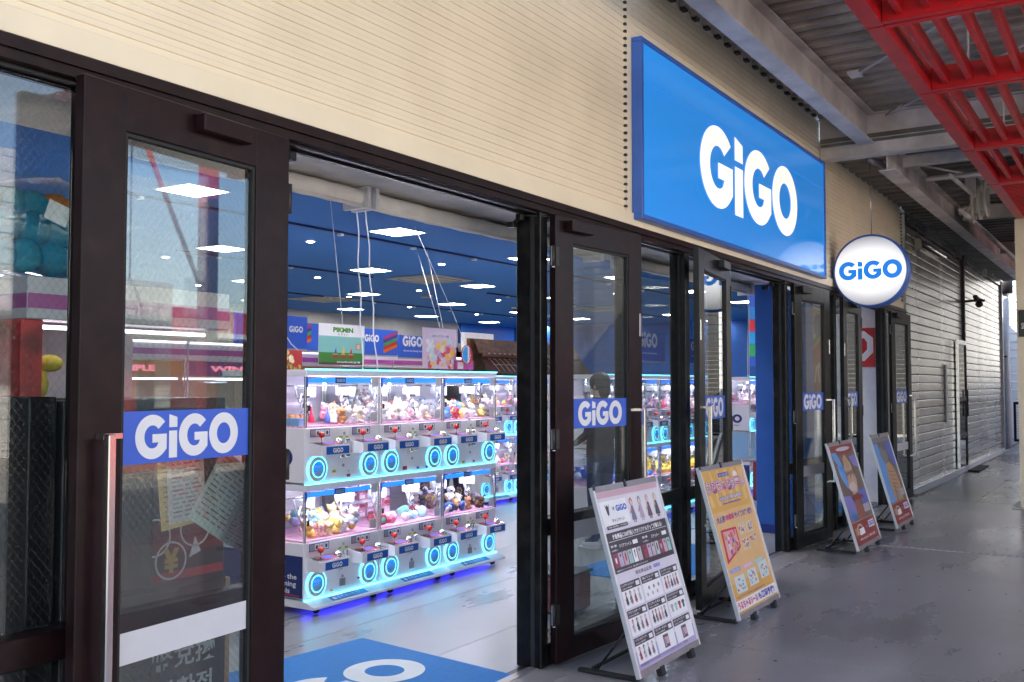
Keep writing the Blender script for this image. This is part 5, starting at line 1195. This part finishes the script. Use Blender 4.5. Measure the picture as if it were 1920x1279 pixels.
for k in range(16):
    c = [(.03, .33, .5), (.04, .38, .55), (.02, .30, .48), (.7, .22, .03), (.05, .06, .2)][k % 5 if k % 3 else 0]
    b.ball((-.10 + .10 * (k % 5) + q.uniform(-.02, .02), -.12 + .12 * (k // 8), .07 + .105 * ((k // 5) % 3)), .072, flat(*c, .8), 1, 1, .95, 2, .04, k)
b.build('plush_filling', tb_)
MB().ball((.1, -.07, .19), .32, glass_mat('clear_film', (.93, .95, .97), refl=1.2), 1.0, .62, .62, 3, .04, 5).build('plastic_film', tb_)
MB().plate(frame((-.02, -.26, .2), (.94, 0, -.3), (.3, 0, .94)), 0, .09, 0, .075, wh, 0, .002).build('price_tag', tb_)

ch = thing('change_machine', 'black and red foreign exchange machine behind the nearest door', 'change machine', (2.28, 3.36, 0))
bx('body', ch, 0, .66, .002, .5, 0, 1.56, blackpl, .006)
M_ = frame((0, 0, 0))
b = MB().plate(M_, .01, .65, .93, 1.06, darkred, 0, .001).plate(M_, .01, .65, .82, .855, flat(.45, .02, .03), .0, .001)
for cx, cz in ((.38, .90), (.30, 1.0), (.50, 1.02)):
    for q in range(24):
        a = 2 * math.pi * q / 24; a2 = 2 * math.pi * (q + 1) / 24; r0, r1 = .078, .070
        b.quad2(M_, [(cx + r0 * math.cos(a), cz + r0 * math.sin(a)), (cx + r0 * math.cos(a2), cz + r0 * math.sin(a2)), (cx + r1 * math.cos(a2), cz + r1 * math.sin(a2)), (cx + r1 * math.cos(a), cz + r1 * math.sin(a))][::-1], decW, .002, .0005)
b.shape(M_, text2d('¥', .06), .34, .85, .08, .10, flat(.65, .42, .08), .003)
b.quad2(M_, [(.47, .90), (.53, .92), (.50, .985)], decW, .002, .0005)
b.shape(M_, text2d('外幣兌換', .02), .18, .46, .44, .10, flat(.5, .55, .55), .001).shape(M_, text2d('외화환전', .02), .22, .33, .38, .09, flat(.5, .55, .55), .001)
b.shape((Vector((0, 0, 0)), Vector((0, 0, -1)), Vector((1, 0, 0)), Vector((0, -1, 0))), text2d('EXCHANGE', .03), -1.40, .105, .58, .065, decW, .001)
b.build('printed_front', ch)
for i, (x, z, w_, h_, r_, c) in enumerate(((2.36, 1.08, .20, .27, -6, (.92, .6, .25)), (2.39, 1.10, .17, .24, -4, (.9, .72, .72)), (2.47, 1.12, .24, .30, 34, (.88, .9, .9)), (2.62, 1.02, .16, .20, 30, (.6, .62, .64)))):
    t = thing('taped_notice', ['orange edged notice taped inside the nearest glass', 'pink printed notice over the orange edged one', 'large white notice taped askew on the nearest glass', 'small pale notice behind the large askew one'][i], 'notice', (x, 3.035 - .004 * i, z))
    u = Vector((math.cos(R(-r_)), 0, math.sin(R(-r_)))); v = Vector((-u.z, 0, u.x)); M_ = (Vector((0, 0, 0)), u, v, u.cross(v))
    MB().plate(M_, 0, w_, 0, h_, flat(*c), 0, .0006).build('sheet', t)
    b = MB(); q = random.Random(i)
    for k in range(13):
        xx = .02
        while xx < w_ - .04:
            l = q.uniform(.01, .05); b.plate(M_, xx, min(xx + l, w_ - .015), h_ - .025 - k * h_ / 15, h_ - .025 - k * h_ / 15 + .006, flat(*[(.5, .15, .18), (.25, .25, .28), (.45, .4, .4)][q.randrange(3)]), .0008, .0003); xx += l + .01
    b.build('printed_lines', t)
tag(MB().box(3.02, 3.10, 3.5, 3.7, 0, .75, card, .004).build('cardboard_box'), 'narrow upright cardboard carton beside the exchange machine', 'carton')
t = thing('red_bin', 'low dark red box behind the glass at the lilac stand', 'bin', (6.0, 3.4, 0))
bx('body', t, 0, .36, 0, .32, .01, .27, pm('bin_red', (.17, .008, .010), .35), .02); bx('rim', t, -.01, .37, -.01, .33, .271, .29, blackpl, .004)
t = thing('red_bin', 'dark red box inside the far third opening', 'bin', (13.3, 4.3, 0)); bx('body', t, 0, .5, 0, .3, .01, .65, MATS['bin_red'], .02)
t = thing('wall_banner', 'red wall poster with a white arrow emblem in the third opening', 'poster', (14.11, 3.13, 1.85)); bx('board', t, 0, .03, 0, .26, 0, .54, flat(.60, .03, .03), .002)
M_ = frame((-.001, .36, -.02), (0, -1, 0), (0, 0, 1))
b = MB().quad2(M_, [(.10, .12), (.22, .10), (.34, .22), (.34, .42), (.22, .52), (.10, .48), (.14, .40), (.22, .42), (.26, .36), (.26, .26), (.20, .20), (.10, .22)], wh, 0, .001).quad2(M_, [(.02, .40), (.18, .38), (.12, .58)], wh, .0012, .001); b.build('emblem', t)
struct('third_entrance_wall', MB().box(14.15, 14.3, 3.08, 4.7, 0, 2.711, pm('white_tile', (.82, .82, .86), .6, var=.04)))
t = thing('flag_banner', 'blue green and red banner behind the glass by the third stand', 'banner', (12.0, 3.3, 1.5)); bx('cloth', t, -.3, .35, 0, .02, 0, 1.0, flat(.5, .03, .04), .002)
M_ = frame((-.3, -.001, 0)); b = MB().quad2(M_, [(0, .62), (.65, .9), (.65, 1), (0, 1)], flat(.6, .6, .62), 0, .0006).quad2(M_, [(0, .50), (.65, .78), (.65, .86), (0, .58)], flat(.65, .45, .03), .0008, .0006).quad2(M_, [(0, .56), (.65, .84), (.65, .9), (0, .62)], flat(.05, .3, .1), .0016, .0006).disc(M_, .25, .82, .22, .14, flat(.03, .12, .5), .0024, .0006).shape(M_, text2d('バナ', .04), .05, .12, .5, .26, wh, .001); b.build('printing', t)
t = thing('tablet_stand', 'slanted info tablet on a thin pole inside the second opening', 'info stand', (11.85, 4.3, 0), R(-60))
MB().tube([(0, 0, .01), (0, 0, .80)], .015, alum, 8).box(-.15, .15, -.15, .15, 0, .012, alumd, .002).build('pole', t)
MB().add([(-.26, -.16, .68), (.26, -.16, .68), (.26, .16, 1.02), (-.26, .16, 1.02), (-.26, -.145, .665), (.26, -.145, .665), (.26, .175, 1.005), (-.26, .175, 1.005)], [(0, 1, 2, 3), (4, 7, 6, 5), (0, 4, 5, 1), (1, 5, 6, 2), (2, 6, 7, 3), (3, 7, 4, 0)], alumd).add([(-.23, -.142, .7015), (.23, -.142, .7015), (.23, .142, 1.0035), (-.23, .142, 1.0035)], [(0, 1, 2, 3)], flat(.14, .26, .42)).build('screen', t)
tag(MB().box(17, 22, 19.6, 19.9, 0, 2.6, pm('brown_shelf', (.12, .08, .05), .6)).build('brown_shelf'), 'brown shelving against the back wall', 'shelf')

# ================================================================ SHOPPERS
def person(loc, rz, label, top, low, hairc, s=1.0):
    root = thing('person', label, 'person', loc, rz); root.scale = (s, s, s)
    J = {'pel': (0, 0, .95, .125), 'wst': (0, 0, 1.08, .12), 'chs': (0, .01, 1.28, .145), 'nck': (0, .005, 1.46, .055), 'hed': (0, -.02, 1.56, .075), 'top': (0, -.015, 1.66, .078),
         'sl': (-.17, .01, 1.40, .06), 'el': (-.24, .03, 1.13, .045), 'wl': (-.20, -.16, 1.0, .033), 'hl': (-.18, -.24, 1.0, .035),
         'sr': (.17, .01, 1.40, .06), 'er': (.24, .03, 1.13, .045), 'wr': (.18, -.18, 1.02, .033), 'hr': (.16, -.26, 1.03, .035),
         'tl': (-.10, 0, .86, .09), 'kl': (-.11, -.03, .48, .062), 'al': (-.12, .02, .10, .045), 'fl': (-.13, -.12, .035, .036),
         'tr': (.10, 0, .86, .09), 'kr': (.11, -.01, .48, .062), 'ar': (.13, .05, .10, .045), 'fr': (.15, -.09, .035, .036)}
    E_ = [('pel', 'wst'), ('wst', 'chs'), ('chs', 'nck'), ('nck', 'hed'), ('hed', 'top'), ('chs', 'sl'), ('sl', 'el'), ('el', 'wl'), ('wl', 'hl'), ('chs', 'sr'), ('sr', 'er'), ('er', 'wr'), ('wr', 'hr'),
          ('pel', 'tl'), ('tl', 'kl'), ('kl', 'al'), ('al', 'fl'), ('pel', 'tr'), ('tr', 'kr'), ('kr', 'ar'), ('ar', 'fr')]
    ks = list(J); me = bpy.data.meshes.new('body'); me.from_pydata([J[k][:3] for k in ks], [(ks.index(a), ks.index(b)) for a, b in E_], [])
    o = bpy.data.objects.new('body', me); COL.objects.link(o)
    md = o.modifiers.new('s', 'SKIN'); o.modifiers.new('b', 'SUBSURF').levels = 2; o.modifiers['b'].render_levels = 2
    for i, k in enumerate(ks):
        sv = me.skin_vertices[0].data[i]; r = J[k][3]; sv.radius = (r * (1.25 if k in ('chs', 'pel', 'wst') else 1), r * (.85 if k in ('chs', 'pel', 'wst') else 1)); sv.use_root = k == 'pel'
    bpy.context.view_layer.update(); dg = bpy.context.evaluated_depsgraph_get()
    m2 = bpy.data.meshes.new_from_object(o.evaluated_get(dg)); bpy.data.objects.remove(o)
    skin = pm('skin', (.50, .32, .24), .5)
    for m in (skin, top, low, rubber): m2.materials.append(m)
    for p in m2.polygons:
        c = p.center; p.use_smooth = True
        if c.z > 1.475: p.material_index = 0
        elif c.z > .90: p.material_index = 0 if (c.y < -.175) else 1
        else: p.material_index = 2
    bo = bpy.data.objects.new('body', m2); COL.objects.link(bo); bo.parent = root
    MB().ball((0, .0, 1.635), .105, hairc, .92, 1.08, 1.0, 3, .03, 2).ball((0, .055, 1.56), .075, hairc, 1.1, .7, 1.3, 2).build('hair', root)
    b = MB()
    for s_ in (-1, 1): b.ball((s_ * .032, -.100, 1.60), .009, blackpl, sub=1).ball((s_ * .088, .0, 1.585), .018, skin, .5, .8, 1.3, 1)
    b.ball((0, -.115, 1.575), .013, skin, 1, 1.1, 1.5, 1).ball((0, -.100, 1.545), .02, flat(.35, .1, .1), 1.2, .5, .3, 1); b.build('face', root)
    sh = pm('shoe_pale', (.55, .56, .62), .6)
    for s_, yy, xx in ((-1, -.05, -.125), (1, -.02, .14)): MB().ball((xx, yy, .04), .05, sh, 1, 2.4, .85, 2).box(xx - .045, xx + .045, yy - .125, yy + .11, .0, .018, white, .004).build('shoe', root)
    b = MB()
    for s_ in (-1, 1):
        hx, hy, hz = (s_ * .17, -.27, 1.015)
        for k in range(4): b.tube([(hx - s_ * (.02 - .013 * k), hy, hz), (hx - s_ * (.022 - .014 * k), hy - .045, hz + .004 - .004 * abs(k - 1.5)), (hx - s_ * (.020 - .013 * k), hy - .068, hz - .018)], .008, skin, 6)
        b.tube([(hx - s_ * .02, hy + .02, hz + .01), (hx - s_ * .05, hy - .015, hz + .012), (hx - s_ * .055, hy - .035, hz)], .009, skin, 6)
    b.build('fingers', root)
    b = MB().tube([(-.03, -.05, 1.47), (-.075, .0, 1.46), (0, .06, 1.47), (.075, 0, 1.46), (.03, -.05, 1.47)], .022, top, 8); b.build('collar', root)
    return root
jacket = pm('dark_jacket', (.030, .018, .022), .85, var=.2, scale=12, bump=.4, bscale=14); jeans = pm('jeans', (.02, .035, .10), .85, var=.2, scale=20, bump=.3, bscale=30)
person((8.80, 4.60, 0), R(170), 'shopper in a dark jacket and jeans facing the machines behind the glass', jacket, jeans, pm('black_hair', (.012, .010, .010), .5, bump=.5, bscale=60), 1.0)
person((7.86, 5.75, 0), R(150), 'shopper in a lavender top half hidden behind the end machine', pm('lavender_top', (.25, .24, .42), .85, bump=.4, bscale=14), pm('dark_trousers', (.02, .02, .03), .8), MATS['black_hair'], .93)
